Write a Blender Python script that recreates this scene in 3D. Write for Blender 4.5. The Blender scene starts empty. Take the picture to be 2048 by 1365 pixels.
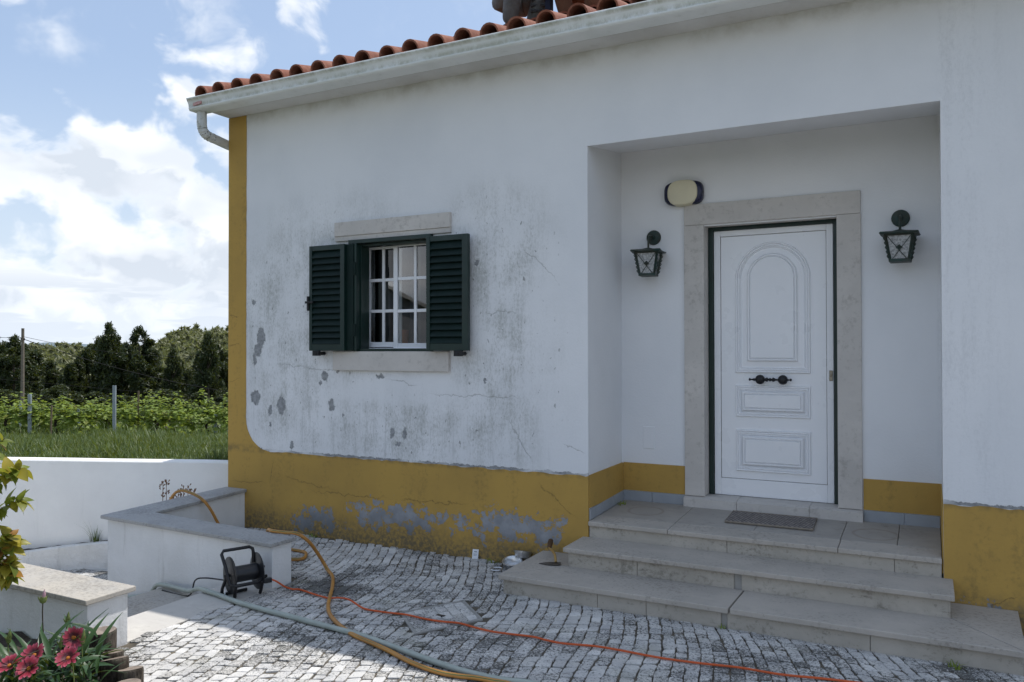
import bpy, bmesh, math, random
import numpy as np
from mathutils import Vector, Matrix, noise as mnoise
random.seed(7)
RS = np.random.RandomState(11)
rad = math.radians
S = bpy.context.scene
COL = S.collection

# ------------------------------------------------------------------ camera
cam = bpy.data.cameras.new('camera')
cam.lens = 28.0
cam.sensor_width = 36.0
cam.clip_start = 0.05
cam.clip_end = 20000
co = bpy.data.objects.new('camera', cam)
COL.objects.link(co)
rt = Vector((0.88619487, 0.46331004, -0.00157071))
up = Vector((0.00624357, -0.00855238, 0.99994394))
fw = Vector((-0.46327063, 0.88615499, 0.01047178))
mw = Matrix.Identity(4)
for i in range(3):
    mw[i][0] = rt[i]; mw[i][1] = up[i]; mw[i][2] = -fw[i]
mw[0][3], mw[1][3], mw[2][3] = 0.0, -5.6, 1.69
co.matrix_world = mw
S.camera = co
CAM = Vector((0, -5.6, 1.69))

# ------------------------------------------------------------------ world: sky with broken cumulus
SUN = Vector((0.23, 0.42, 1.0)).normalized()
SUN_EL = math.asin(SUN.z)
SUN_AZ = math.atan2(SUN.x, SUN.y)
W = bpy.data.worlds.new('World')
S.world = W
W.use_nodes = True
wt = W.node_tree
for n in list(wt.nodes):
    wt.nodes.remove(n)


class G:
    """small node-graph helper"""
    flat = False
    def __init__(s, nt):
        s.nt = nt
    def n(s, t, **kw):
        x = s.nt.nodes.new(t)
        for k, v in kw.items():
            setattr(x, k, v)
        return x
    def put(s, sock, v):
        if v is None:
            return
        if isinstance(v, bpy.types.NodeSocket):
            s.nt.links.new(v, sock)
        else:
            if sock.type == 'RGBA' and len(v) == 3:
                v = (*v, 1)
            sock.default_value = v
    def math(s, op, a, b=None, c=None, clamp=False):
        x = s.n('ShaderNodeMath', operation=op, use_clamp=clamp)
        s.put(x.inputs[0], a); s.put(x.inputs[1], b); s.put(x.inputs[2], c)
        return x.outputs[0]
    def vm(s, op, a, b=None, c=None, out=0):
        x = s.n('ShaderNodeVectorMath', operation=op)
        s.put(x.inputs[0], a); s.put(x.inputs[1], b); s.put(x.inputs[2], c)
        return x.outputs[out]
    def length(s, a):
        return s.vm('LENGTH', a, out=1)
    def dot(s, a, b):
        return s.vm('DOT_PRODUCT', a, b, out=1)
    def sep(s, v):
        x = s.n('ShaderNodeSeparateXYZ'); s.put(x.inputs[0], v)
        return x.outputs
    def comb(s, a=0.0, b=0.0, c=0.0):
        x = s.n('ShaderNodeCombineXYZ')
        s.put(x.inputs[0], a); s.put(x.inputs[1], b); s.put(x.inputs[2], c)
        return x.outputs[0]
    def noise(s, v, sc=1.0, det=4.0, rough=.55, dist=0.0, color=False):
        x = s.n('ShaderNodeTexNoise')
        if s.flat: x.noise_dimensions = '2D'
        s.put(x.inputs['Vector'], v); x.inputs['Scale'].default_value = sc
        x.inputs['Detail'].default_value = det; x.inputs['Roughness'].default_value = rough
        x.inputs['Distortion'].default_value = dist
        return x.outputs['Color' if color else 'Fac']
    def voronoi(s, v, sc=1.0, feature='F1', out='Distance', rnd=1.0):
        x = s.n('ShaderNodeTexVoronoi', feature=feature)
        if s.flat: x.voronoi_dimensions = '2D'
        s.put(x.inputs['Vector'], v); x.inputs['Scale'].default_value = sc
        x.inputs['Randomness'].default_value = rnd
        return x.outputs[out]
    def ss(s, f, lo, hi, a=0.0, b=1.0):
        x = s.n('ShaderNodeMapRange', interpolation_type='SMOOTHSTEP')
        s.put(x.inputs[0], f)
        x.inputs[1].default_value = lo; x.inputs[2].default_value = hi
        x.inputs[3].default_value = a; x.inputs[4].default_value = b
        return x.outputs[0]
    def lin(s, f, lo, hi, a=0.0, b=1.0):
        x = s.n('ShaderNodeMapRange')
        s.put(x.inputs[0], f)
        x.inputs[1].default_value = lo; x.inputs[2].default_value = hi
        x.inputs[3].default_value = a; x.inputs[4].default_value = b
        return x.outputs[0]
    def mix(s, f, a, b, mode='MIX'):
        x = s.n('ShaderNodeMix', data_type='RGBA', blend_type=mode)
        s.put(x.inputs[0], f); s.put(x.inputs[6], a); s.put(x.inputs[7], b)
        return x.outputs[2]
    def bump(s, h, strength=.3, dist=.01, nrm=None):
        x = s.n('ShaderNodeBump')
        x.inputs['Strength'].default_value = strength
        x.inputs['Distance'].default_value = dist
        s.put(x.inputs['Height'], h)
        if nrm is not None:
            s.put(x.inputs['Normal'], nrm)
        return x.outputs[0]


g = G(wt)
g.flat = True
tc = g.n('ShaderNodeTexCoord')
dirv = tc.outputs['Generated']
sky = g.n('ShaderNodeTexSky', sky_type='NISHITA')
sky.sun_disc = False
sky.sun_elevation = SUN_EL
sky.sun_rotation = SUN_AZ
sky.altitude = 100
sky.air_density = 1.0
sky.dust_density = 1.6
sky.ozone_density = 1.0
dx, dy, dz = g.sep(dirv)[:3]
az = g.math('ARCTAN2', dx, dy)            # 0 = +Y, negative to the left
el = g.math('ARCSINE', dz)
# cumulus: fractal noise with rounded billows in (azimuth, elevation) space, flatter toward the horizon
ae = g.comb(az, g.math('MULTIPLY', el, 1.35), 0.0)
low = g.comb(az, g.math('MULTIPLY', el, 3.2), 0.0)
warp = g.noise(ae, 7.0, 2, .55, color=True)
aew = g.vm('ADD', ae, g.vm('MULTIPLY', g.vm('SUBTRACT', warp, (.5, .5, .5)), (.07, .07, 0)))


def puffs(v):
    n = g.noise(v, 6.0, 6, .56)
    b1 = g.math('SUBTRACT', .50, g.voronoi(v, 15.0))
    b2 = g.math('SUBTRACT', .50, g.voronoi(v, 38.0))
    return g.math('ADD', n, g.math('ADD', g.math('MULTIPLY', b1, .16), g.math('MULTIPLY', b2, .07)))


n1 = puffs(aew)
n2 = puffs(g.vm('ADD', aew, (0.016, 0.034, 0.0)))
nb = g.noise(ae, 2.1, 3, .5)
wisp = g.noise(g.vm('MULTIPLY', g.vm('ADD', aew, (3.1, 1.7, 0)), (1.0, .7, 1)), 9.0, 5, .62)
# coverage: broken bank below ~14 deg, open blue above with a few puffs
cover = g.ss(el, .20, .30, .26, -.42)
cover = g.math('ADD', cover, g.ss(el, .09, .03, 0.0, .22))
cover = g.math('ADD', cover, g.ss(el, .50, .85, 0.0, .04))
cover = g.math('ADD', cover, g.math('MULTIPLY', g.math('SUBTRACT', nb, .5), .7))


def blob(cx, cy, rx, ry, amp):
    v = g.vm('MULTIPLY_ADD', aeb, (1 / rx, 1 / ry, 0), (-cx / rx, -cy / ry, 0))
    return g.ss(g.length(v), 0.0, 1.0, amp, 0.0)


wb = g.noise(ae, 9.0, 4, .6, color=True)
aeb = g.vm('ADD', g.comb(az, el, 0.0), g.vm('MULTIPLY', g.vm('SUBTRACT', wb, (.5, .5, .5)), (.16, .12, 0)))
# individual cloud masses on this side of the sky (azimuth, elevation, radii, weight)
for b in [(-1.02, .205, .13, .075, .55), (-.90, .165, .16, .09, .60), (-.82, .16, .09, .07, .25), (-.85, .27, .06, .06, .62), (-1.03, .135, .075, .04, -.38), (-.97, .15, .05, .035, -.15),
          (-1.09, .14, .05, .06, .4), (-.93, .275, .09, .06, -.45), (-1.03, .29, .10, .05, -.35), (-.99, .095, .09, .018, -.15)]:
    cover = g.math('ADD', cover, blob(*b))
dens = g.math('ADD', cover, g.math('MULTIPLY', g.math('SUBTRACT', n1, .54), 3.2))
mask = g.ss(dens, -.18, .40)
wz_ = g.math('ADD', blob(-.885, .385, .13, .075, .5), g.math('ADD', blob(-1.005, .345, .05, .05, .6), g.ss(el, .3, .6, 0.0, .3)))
wispm = g.math('MULTIPLY', g.ss(wisp, .47, .72), wz_)
mask = g.math('MAXIMUM', mask, wispm)
shade = g.ss(g.math('SUBTRACT', n2, n1), -.03, .11)      # undersides greyer than tops
n3 = g.noise(g.vm('MULTIPLY', aew, (.8, 1.5, 1)), 5.2, 3, .55)
lay = g.noise(g.vm('MULTIPLY', low, (1.0, 2.2, 1)), 4.5, 4, .62)
shade = g.math('ADD', g.math('MULTIPLY', shade, .65), g.math('MULTIPLY', g.ss(n3, .45, .64), .6))
shade = g.math('ADD', shade, g.math('ADD', blob(-.915, .098, .13, .035, .9), blob(-1.0, .19, .10, .05, .4)))
shade = g.math('MAXIMUM', shade, g.math('MULTIPLY', g.ss(lay, .43, .58), g.ss(el, .11, .06, 0.0, .9)))
shade = g.math('MINIMUM', shade, 1.0)
thick = g.ss(dens, .02, .40)
cl = g.mix(g.math('MULTIPLY', g.math('MULTIPLY', shade, thick), .85), (6.9, 7.15, 7.5), (4.4, 4.9, 5.6))
lowhaze = g.ss(el, .0, .10, .55, 0.0)
cl = g.mix(lowhaze, cl, (5.6, 6.2, 7.0))
skyc = g.vm('MULTIPLY', g.mix(.34, sky.outputs[0], (6.3, 8.0, 10.8)), (.80, .805, .81))   # thin high veil whitens the blue
skyc = g.mix(g.ss(el, .34, .04, 0.0, .62), skyc, (5.2, 5.85, 6.6))
fin = g.mix(mask, skyc, cl)
bg = g.n('ShaderNodeBackground')
g.put(bg.inputs[0], fin)
bg.inputs[1].default_value = 0.134
wo = g.n('ShaderNodeOutputWorld')
wt.links.new(bg.outputs[0], wo.inputs[0])

try:
    W.cycles.sampling_method = 'MANUAL'
    W.cycles.sample_map_resolution = 512
except Exception:
    pass
sun = bpy.data.lights.new('sun', 'SUN')
sun.energy = 3.6
sun.angle = rad(0.55)
sun.color = (1.0, .965, .91)
so = bpy.data.objects.new('sun', sun)
so.rotation_euler = SUN.to_track_quat('Z', 'Y').to_euler()
so.location = (4, 6, 20)
COL.objects.link(so)
S.view_settings.view_transform = 'Standard'
S.view_settings.look = 'None'
S.view_settings.exposure = 0.2
S.view_settings.gamma = 1.0
S.view_settings.use_curve_mapping = False
S.render.engine = 'CYCLES'
try:
    S.cycles.use_denoising = True
    S.cycles.max_bounces = 8
    S.cycles.transparent_max_bounces = 12
    S.cycles.caustics_reflective = False
    S.cycles.caustics_refractive = False
except Exception:
    pass


# ------------------------------------------------------------------ mesh helpers
class MB:
    def __init__(s):
        s.v = []; s.f = []; s.m = []; s.cm = 0
    def add(s, vs, fs):
        o = len(s.v)
        s.v += [tuple(p) for p in vs]
        s.f += [tuple(i + o for i in f) for f in fs]
        s.m += [s.cm] * len(fs)
        return s
    def box(s, x0, x1, y0, y1, z0, z1, bev=0.0):
        if bev <= 0:
            vs = [(x, y, z) for x in (x0, x1) for y in (y0, y1) for z in (z0, z1)]
            return s.add(vs, [(0, 1, 3, 2), (4, 6, 7, 5), (0, 4, 5, 1), (2, 3, 7, 6), (0, 2, 6, 4), (1, 5, 7, 3)])
        bm = bmesh.new()
        bmesh.ops.create_cube(bm, size=1)
        for v in bm.verts:
            v.co = Vector(((x0 + x1) / 2 + v.co.x * (x1 - x0), (y0 + y1) / 2 + v.co.y * (y1 - y0), (z0 + z1) / 2 + v.co.z * (z1 - z0)))
        bmesh.ops.bevel(bm, geom=bm.edges[:], offset=bev, segments=2, affect='EDGES', profile=.6)
        return s.bm(bm)
    def bm(s, bm):
        bm.verts.index_update()
        s.add([v.co[:] for v in bm.verts], [[v.index for v in f.verts] for f in bm.faces])
        bm.free()
        return s
    def prism(s, pts, axis, a, b):
        """pts: 2D polygon; axis 'x','y','z'; from a to b"""
        def P(p, t):
            return {'x': (t, p[0], p[1]), 'y': (p[0], t, p[1]), 'z': (p[0], p[1], t)}[axis]
        n = len(pts)
        vs = [P(p, a) for p in pts] + [P(p, b) for p in pts]
        fs = [tuple(range(n)), tuple(range(2 * n - 1, n - 1, -1))]
        fs += [(i, (i + 1) % n, n + (i + 1) % n, n + i) for i in range(n)]
        return s.add(vs, fs)
    def slab(s, pts, thick):
        """pts: 3D top polygon, extruded down"""
        n = len(pts)
        vs = [tuple(p) for p in pts] + [(p[0], p[1], p[2] - thick) for p in pts]
        fs = [tuple(range(n)), tuple(range(2 * n - 1, n - 1, -1))]
        fs += [(i, (i + 1) % n, n + (i + 1) % n, n + i) for i in range(n)]
        return s.add(vs, fs)
    def tube(s, pts, r, seg=8, cap=True, closed=False):
        P = [Vector(p) for p in pts]
        n = len(P)
        R = r if isinstance(r, (list, tuple)) else [r] * n
        vs = []; prev = None
        for i, p in enumerate(P):
            if closed:
                t = (P[(i + 1) % n] - P[i - 1])
            else:
                t = P[min(i + 1, n - 1)] - P[max(i - 1, 0)]
            t.normalize()
            if prev is None:
                a = Vector((0, 0, 1)) if abs(t.z) < .9 else Vector((1, 0, 0))
                u = t.cross(a).normalized()
            else:
                u = (prev - t * prev.dot(t)).normalized()
            prev = u
            w = t.cross(u)
            for k in range(seg):
                an = 2 * math.pi * k / seg
                vs.append(p + (u * math.cos(an) + w * math.sin(an)) * R[i])
        fs = []
        m = n if closed else n - 1
        for i in range(m):
            j = (i + 1) % n
            for k in range(seg):
                l = (k + 1) % seg
                fs.append((i * seg + k, i * seg + l, j * seg + l, j * seg + k))
        if cap and not closed:
            fs.append(tuple(range(seg - 1, -1, -1)))
            fs.append(tuple((n - 1) * seg + k for k in range(seg)))
        return s.add(vs, fs)
    def lathe(s, prof, origin=(0, 0, 0), axis=(0, 0, 1), seg=24, cap=True):
        """prof: list of (radius, height along axis)"""
        ax = Vector(axis).normalized()
        a = Vector((0, 0, 1)) if abs(ax.z) < .9 else Vector((1, 0, 0))
        u = ax.cross(a).normalized(); w = ax.cross(u)
        O = Vector(origin); vs = []
        for r, h in prof:
            for k in range(seg):
                an = 2 * math.pi * k / seg
                vs.append(O + ax * h + (u * math.cos(an) + w * math.sin(an)) * r)
        fs = []
        for i in range(len(prof) - 1):
            for k in range(seg):
                l = (k + 1) % seg
                fs.append((i * seg + k, i * seg + l, (i + 1) * seg + l, (i + 1) * seg + k))
        if cap:
            fs.append(tuple(range(seg - 1, -1, -1)))
            fs.append(tuple((len(prof) - 1) * seg + k for k in range(seg)))
        return s.add(vs, fs)
    def build(s, name, mat, parent=None, smooth=False, bevel=0.0, normals=True):
        me = bpy.data.meshes.new(name)
        me.from_pydata(s.v, [], s.f)
        for mm in (mat if isinstance(mat, (list, tuple)) else [mat]):
            me.materials.append(mm)
        if any(s.m):
            me.polygons.foreach_set('material_index', s.m)
        if normals:
            bm = bmesh.new(); bm.from_mesh(me)
            bmesh.ops.recalc_face_normals(bm, faces=bm.faces[:])
            bm.to_mesh(me); bm.free()
        if smooth:
            me.polygons.foreach_set('use_smooth', [True] * len(me.polygons))
            try:
                me.set_sharp_from_angle(angle=rad(40))
            except Exception:
                pass
        me.update()
        o = bpy.data.objects.new(name, me)
        COL.objects.link(o)
        if parent is not None:
            o.parent = parent
        if bevel > 0:
            b = o.modifiers.new('bevel', 'BEVEL'); b.width = bevel; b.segments = 2
            b.limit_method = 'ANGLE'; b.angle_limit = rad(40)
        return o


def npmesh(name, V, F, mat, parent=None, smooth=False, mids=None):
    """V (n,3), F (m,k) numpy"""
    me = bpy.data.meshes.new(name)
    k = F.shape[1]
    me.vertices.add(len(V)); me.vertices.foreach_set('co', V.astype(np.float32).ravel())
    me.loops.add(F.size); me.loops.foreach_set('vertex_index', F.astype(np.int32).ravel())
    me.polygons.add(len(F))
    me.polygons.foreach_set('loop_start', np.arange(0, F.size, k, dtype=np.int32))
    try:
        me.polygons.foreach_set('loop_total', np.full(len(F), k, dtype=np.int32))
    except Exception:
        pass
    if smooth:
        me.polygons.foreach_set('use_smooth', np.ones(len(F), dtype=bool))
    for mm in (mat if isinstance(mat, (list, tuple)) else [mat]):
        me.materials.append(mm)
    if mids is not None:
        me.polygons.foreach_set('material_index', np.asarray(mids, dtype=np.int32))
    me.update(calc_edges=True)
    o = bpy.data.objects.new(name, me)
    COL.objects.link(o)
    if parent is not None:
        o.parent = parent
    return o


def tag(o, label=None, cat=None, group=None, kind=None):
    if label: o['label'] = label
    if cat: o['category'] = cat
    if group: o['group'] = group
    if kind: o['kind'] = kind
    return o


def empty(name, loc=(0, 0, 0), rz=0.0):
    o = bpy.data.objects.new(name, None)
    o.empty_display_size = .1
    o.location = loc; o.rotation_euler = (0, 0, rz)
    COL.objects.link(o)
    return o


def keep(o, parent):
    """parent keeping world coordinates (parent has location/rotation)"""
    o.parent = parent
    o.matrix_parent_inverse = (Matrix.Translation(parent.location) @ parent.rotation_euler.to_matrix().to_4x4()).inverted()
    return o


def copy_tree(o, parent=None):
    c = o.copy(); COL.objects.link(c)
    if parent is not None:
        c.parent = parent
    for ch in o.children:
        copy_tree(ch, c)
    return c


def smoothpath(pts, n=8):
    """Catmull-Rom through pts"""
    P = [Vector(p) for p in pts]
    out = []
    for i in range(len(P) - 1):
        p0 = P[max(i - 1, 0)]; p1 = P[i]; p2 = P[i + 1]; p3 = P[min(i + 2, len(P) - 1)]
        for k in range(n):
            t = k / n
            out.append(.5 * ((2 * p1) + (p2 - p0) * t + (2 * p0 - 5 * p1 + 4 * p2 - p3) * t * t + (3 * p1 - p0 - 3 * p2 + p3) * t ** 3))
    out.append(P[-1])
    return out


# ------------------------------------------------------------------ materials
def newmat(name):
    m = bpy.data.materials.new(name); m.use_nodes = True
    nt = m.node_tree
    for n in list(nt.nodes):
        nt.nodes.remove(n)
    g = G(nt)
    out = g.n('ShaderNodeOutputMaterial')
    p = g.n('ShaderNodeBsdfPrincipled')
    nt.links.new(p.outputs[0], out.inputs[0])
    g.p = p; g.out = out
    g.pos = g.n('ShaderNodeNewGeometry').outputs['Position']
    return m, g


def fin_mat(g, col, rough=.8, nrm=None, metal=0.0, spec=None):
    g.put(g.p.inputs['Base Color'], col)
    g.put(g.p.inputs['Roughness'], rough)
    g.put(g.p.inputs['Metallic'], metal)
    if nrm is not None:
        g.put(g.p.inputs['Normal'], nrm)
    if spec is not None:
        g.p.inputs['Specular IOR Level'].default_value = spec


def simple(name, a, b=None, rough=.6, sc=8.0, bumpd=.002, bs=30.0, metal=0.0, obj=False, spec=None, st=.4):
    m, g = newmat(name)
    v = g.n('ShaderNodeTexCoord').outputs['Object'] if obj else g.pos
    b = b or tuple(c * .8 for c in a)
    n = g.noise(v, sc, 5, .6)
    col = g.mix(g.ss(n, .3, .7), a, b)
    nr = g.bump(g.noise(v, bs, 4, .6), st, bumpd)
    r = g.lin(g.noise(v, sc * 1.7, 3), .3, .7, rough - .08, min(1, rough + .08))
    fin_mat(g, col, r, nr, metal, spec)
    return m


def blobs(g, v, items):
    """min over normalised elliptical distances in the XZ plane. items: (x,z,rx,rz)"""
    acc = None
    for (x, z, rx, rz) in items:
        d = g.length(g.vm('MULTIPLY_ADD', v, (1 / rx, 0, 1 / rz), (-x / rx, 0, -z / rz)))
        acc = d if acc is None else g.math('MINIMUM', acc, d)
    return acc


def cracks(g, v, items, w=.005):
    acc = None
    for (x0, z0, x1, z1) in items:
        L = math.hypot(x1 - x0, z1 - z0) / 2
        ux, uz = (x1 - x0) / 2 / L, (z1 - z0) / 2 / L
        cx, cz = (x0 + x1) / 2, (z0 + z1) / 2
        a = g.math('SUBTRACT', g.dot(v, (ux / L, 0, uz / L)), (cx * ux + cz * uz) / L)
        b = g.math('SUBTRACT', g.dot(v, (-uz / w, 0, ux / w)), (-cx * uz + cz * ux) / w)
        d = g.length(g.comb(a, b, 0.0))
        acc = d if acc is None else g.math('MINIMUM', acc, d)
    return acc


CHIPS = [(-5.62, 1.80, .05, .10), (-5.66, 1.69, .045, .06), (-5.70, 1.60, .022, .06), (-5.71, 2.14, .028, .019), (-5.69, 1.24, .058, .066), (-5.5, 1.12, .024, .045),
         (-5.36, 1.17, .05, .085), (-4.84, 1.45, .04, .042), (-4.76, 1.19, .032, .055), (-4.22, 1.46, .04, .022), (-4.09, .97, .026, .05),
         (-3.96, .97, .024, .05), (-4.03, .88, .03, .02), (-5.23, .81, .02, .038), (-3.18, 1.43, .014, .016), (-3.25, 2.40, .018, .022),
         (-4.63, 1.10, .016, .014), (-4.89, 1.39, .014, .02), (-3.85, 1.12, .013, .012), (-4.69, 1.50, .018, .016), (-5.50, .98, .014, .02)]
CRK = [(-5.47, 1.549, -4.607, 1.502), (-4.168, 1.435, -3.804, 1.375), (-3.804, 1.308, -2.747, 1.307), (-2.992, 1.169, -2.727, .77),
       (-3.22, 1.991, -2.856, 1.983), (-2.492, .958, -2.306, .911), (-4.3, 2.03, -5.2, 2.05), (-2.9, 2.55, -2.5, 2.2)]
CRKY = [(-5.375, .522, -4.662, .417), (-5.13, .402, -4.01, .406), (-4.062, .402, -3.269, .43), (-2.727, .672, -2.348, .398), (-6.06, 2.022, -5.879, 2.009),
        (-6.053, 1.739, -5.859, 1.738), (-6.045, 1.388, -5.858, 1.416), (-6.089, .422, -5.5, .428), (-5.5, .428, -5.45, .68), (.2, .05, .5, .25)]


def mat_plaster():
    m, g = newmat('white_plaster')
    x, y, z = g.sep(g.pos)[:3]
    base = g.mix(g.ss(g.noise(g.pos, .9, 4), .35, .7), (.80, .805, .815), (.735, .745, .76))
    # grey mould that runs down in streaks on the weathered part of the facade
    st = g.noise(g.vm('MULTIPLY', g.pos, (11, 3, 1.6)), 1.0, 6, .65)
    fine = g.noise(g.vm('MULTIPLY', g.pos, (1, 1, .5)), 60.0, 6, .78)
    med = g.noise(g.pos, 3.2, 5, .6)
    reg = blobs(g, g.pos, [(-4.75, 2.15, 1.35, .95), (-5.3, 1.9, .75, .95), (-3.1, 2.45, .65, .6), (-3.9, 1.0, 1.3, .42), (-5.2, 1.15, .7, .55), (-2.95, 1.5, .6, .9)])
    regm = g.ss(reg, 1.25, .35)
    under = blobs(g, g.pos, [(-4.0, 1.33, .75, .12), (-2.55, 1.7, .25, 1.2)])
    regm = g.math('MULTIPLY', regm, g.ss(under, .6, 1.3, .35, 1.0))
    mo = g.math('ADD', g.math('MULTIPLY', st, .36), g.math('ADD', g.math('MULTIPLY', fine, .62), g.math('MULTIPLY', med, .32)))
    mo = g.math('MULTIPLY', g.ss(mo, .59, .83), regm)
    base = g.mix(g.math('MULTIPLY', g.math('MULTIPLY', g.ss(med, .36, .66), regm), .22), base, (.47, .475, .465))
    col = g.mix(g.math('MULTIPLY', mo, .80), base, (.33, .34, .31))
    # loose flecks
    fl = g.noise(g.vm('MULTIPLY', g.pos, (1, 1, .6)), 30.0, 3, .5)
    fm = g.math('MULTIPLY', g.ss(fl, .665, .70), g.ss(reg, 1.15, .5))
    col = g.mix(g.math('MULTIPLY', fm, .75), col, (.20, .20, .19))
    # drips at lower facade
    dr = g.noise(g.vm('MULTIPLY', g.pos, (26, 6, 1.6)), 1.0, 4, .6)
    dm = g.math('MULTIPLY', g.ss(dr, .56, .74), g.math('MULTIPLY', g.ss(z, 1.5, 1.05), g.ss(x, -2.45, -2.75)))
    col = g.mix(g.math('MULTIPLY', dm, .32), col, (.34, .35, .34))
    # pier right of the recess: grey streak along its edge
    pe = g.math('MULTIPLY', g.ss(x, .04, .08), g.ss(x, .62, .12))
    pe = g.math('MULTIPLY', pe, g.ss(g.math('ADD', g.math('MULTIPLY', st, .5), g.math('MULTIPLY', fine, .5)), .46, .66))
    col = g.mix(g.math('MULTIPLY', pe, .30), col, (.42, .43, .44))
    # brown grime and cobwebs just under the eave
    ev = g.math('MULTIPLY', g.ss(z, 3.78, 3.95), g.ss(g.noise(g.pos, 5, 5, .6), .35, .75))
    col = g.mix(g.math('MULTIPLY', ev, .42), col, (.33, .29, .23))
    # chipped render
    dis = g.vm('ADD', g.pos, g.vm('MULTIPLY', g.vm('SUBTRACT', g.noise(g.pos, 20, 6, .72, color=True), (.5, .5, .5)), (.10, 0, .12)))
    ch = g.ss(blobs(g, dis, CHIPS), 1.04, .94)
    edge = g.ss(blobs(g, dis, CHIPS), 1.22, 1.02)
    # crumbled edge above the yellow band
    eb = g.noise(g.pos, 17, 5, .65)
    le = g.math('MULTIPLY', g.ss(g.math('ADD', z, g.math('MULTIPLY', eb, -.062)), .722, .718), g.ss(g.noise(g.pos, 1.7, 2), .35, .5))
    le = g.math('MULTIPLY', g.math('MULTIPLY', le, g.ss(z, .728, .732)), g.ss(y, .02, .01))
    corner = g.math('MULTIPLY', g.ss(g.length(g.vm('MULTIPLY_ADD', dis, (1 / .33, 0, 1 / .33), (5.50 / .33, 0, -1.06 / .33))), .985, 1.005), g.math('MULTIPLY', g.ss(x, -5.5, -5.53), g.ss(z, 1.06, 1.03)))
    ch = g.math('MAXIMUM', ch, g.math('MAXIMUM', le, corner))
    grey = g.mix(g.ss(g.noise(g.pos, 28, 4), .3, .7), (.36, .37, .38), (.22, .225, .23))
    col = g.mix(g.math('MULTIPLY', edge, .35), col, (.42, .42, .41))
    col = g.mix(ch, col, grey)
    d2 = g.vm('ADD', g.pos, g.vm('MULTIPLY', g.vm('SUBTRACT', g.noise(g.pos, 7, 5, .6, color=True), (.5, .5, .5)), (.10, 0, .13)))
    ck = g.ss(cracks(g, d2, CRK), 1.0, .55)
    col = g.mix(g.math('MULTIPLY', ck, .42), col, (.25, .24, .23))
    h = g.math('ADD', g.math('MULTIPLY', g.noise(g.pos, 60, 4, .6), .35), g.math('MULTIPLY', g.noise(g.pos, 6, 3), .5))
    h = g.math('SUBTRACT', h, g.math('MULTIPLY', ch, 1.3))
    h = g.math('SUBTRACT', h, g.math('MULTIPLY', ck, .7))
    fin_mat(g, col, .88, g.bump(h, .5, .008), spec=.25)
    return m


def mat_yellow():
    m, g = newmat('ochre_plaster')
    x, y, z = g.sep(g.pos)[:3]
    base = g.mix(g.ss(g.noise(g.pos, 1.6, 5, .6), .35, .7), (.50, .312, .080), (.43, .27, .074))
    fine = g.noise(g.pos, 30, 6, .7)
    st = g.noise(g.vm('MULTIPLY', g.pos, (7, 7, 1.2)), 1.0, 5, .6)
    base = g.mix(g.math('MULTIPLY', g.ss(g.math('ADD', g.math('MULTIPLY', fine, .6), g.math('MULTIPLY', st, .5)), .56, .78), .55), base, (.20, .14, .055))
    # rising damp: dark speckle near the ground
    low = g.ss(g.math('ADD', z, g.math('MULTIPLY', g.noise(g.pos, 2.4, 3), -.24)), .16, -.10)
    base = g.mix(g.math('MULTIPLY', low, g.ss(fine, .32, .62, .15, .85)), base, (.12, .105, .075))
    # flaked paint: bare cement in a band along the lower wall
    regs = g.ss(blobs(g, g.pos, [(-4.95, .16, .45, .17), (-4.0, .27, .75, .17), (-2.98, .29, .60, .20), (.95, .18, .28, .22), (.3, .08, .2, .12)]), 1.2, .25)
    pn = g.noise(g.vm('ADD', g.pos, (2.3, 0, .8)), 9.5, 9, .72)
    pe = g.math('MULTIPLY', g.ss(g.math('ADD', pn, g.math('MULTIPLY', regs, .17)), .635, .65), g.ss(regs, .02, .10))
    big = g.vm('ADD', g.pos, g.vm('MULTIPLY', g.vm('SUBTRACT', g.noise(g.pos, 10, 8, .75, color=True), (.5, .5, .5)), (.34, 0, .34)))
    pb = g.math('MULTIPLY', g.ss(g.noise(g.pos, 15, 8, .75), .44, .47), g.ss(blobs(g, big, [(-3.93, .26, .12, .10), (-2.93, .29, .08, .12), (-2.62, .25, .11, .10), (-4.40, .25, .075, .11), (-5.10, .10, .08, .08), (-3.40, .29, .08, .05), (-4.78, .16, .045, .10), (-4.26, .20, .07, .09), (-3.02, .34, .06, .05), (.97, .30, .04, .05), (-2.50, .36, .06, .04)]), 1.05, .98))
    pe = g.math('MAXIMUM', pe, pb)
    grey = g.mix(g.ss(g.noise(g.pos, 9, 5, .6), .3, .7), (.34, .345, .36), (.25, .255, .265))
    grey = g.mix(g.math('MULTIPLY', low, .7), grey, (.11, .11, .10))
    col = g.mix(pe, base, grey)
    # dark seam where plaster meets plinth top
    top = g.math('MULTIPLY', g.ss(z, .695, .735), g.ss(g.noise(g.pos, 14, 4), .35, .65))
    top = g.math('MULTIPLY', g.math('MULTIPLY', top, g.ss(z, .80, .76)), g.ss(y, .02, .01))
    col = g.mix(g.math('MULTIPLY', top, .55), col, (.13, .105, .06))
    d2 = g.vm('ADD', g.pos, g.vm('MULTIPLY', g.vm('SUBTRACT', g.noise(g.pos, 7, 8, .72, color=True), (.5, .5, .5)), (.12, 0, .16)))
    ck = g.ss(cracks(g, d2, CRKY, .0042), 1.0, .5)
    col = g.mix(g.math('MULTIPLY', ck, .55), col, (.12, .08, .04))
    h = g.math('ADD', g.math('MULTIPLY', g.noise(g.pos, 55, 4), .3), g.math('MULTIPLY', g.noise(g.pos, 7, 3), .4))
    h = g.math('SUBTRACT', h, g.math('ADD', pe, g.math('MULTIPLY', ck, .7)))
    fin_mat(g, col, .85, g.bump(h, .5, .006), spec=.25)
    return m


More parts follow.
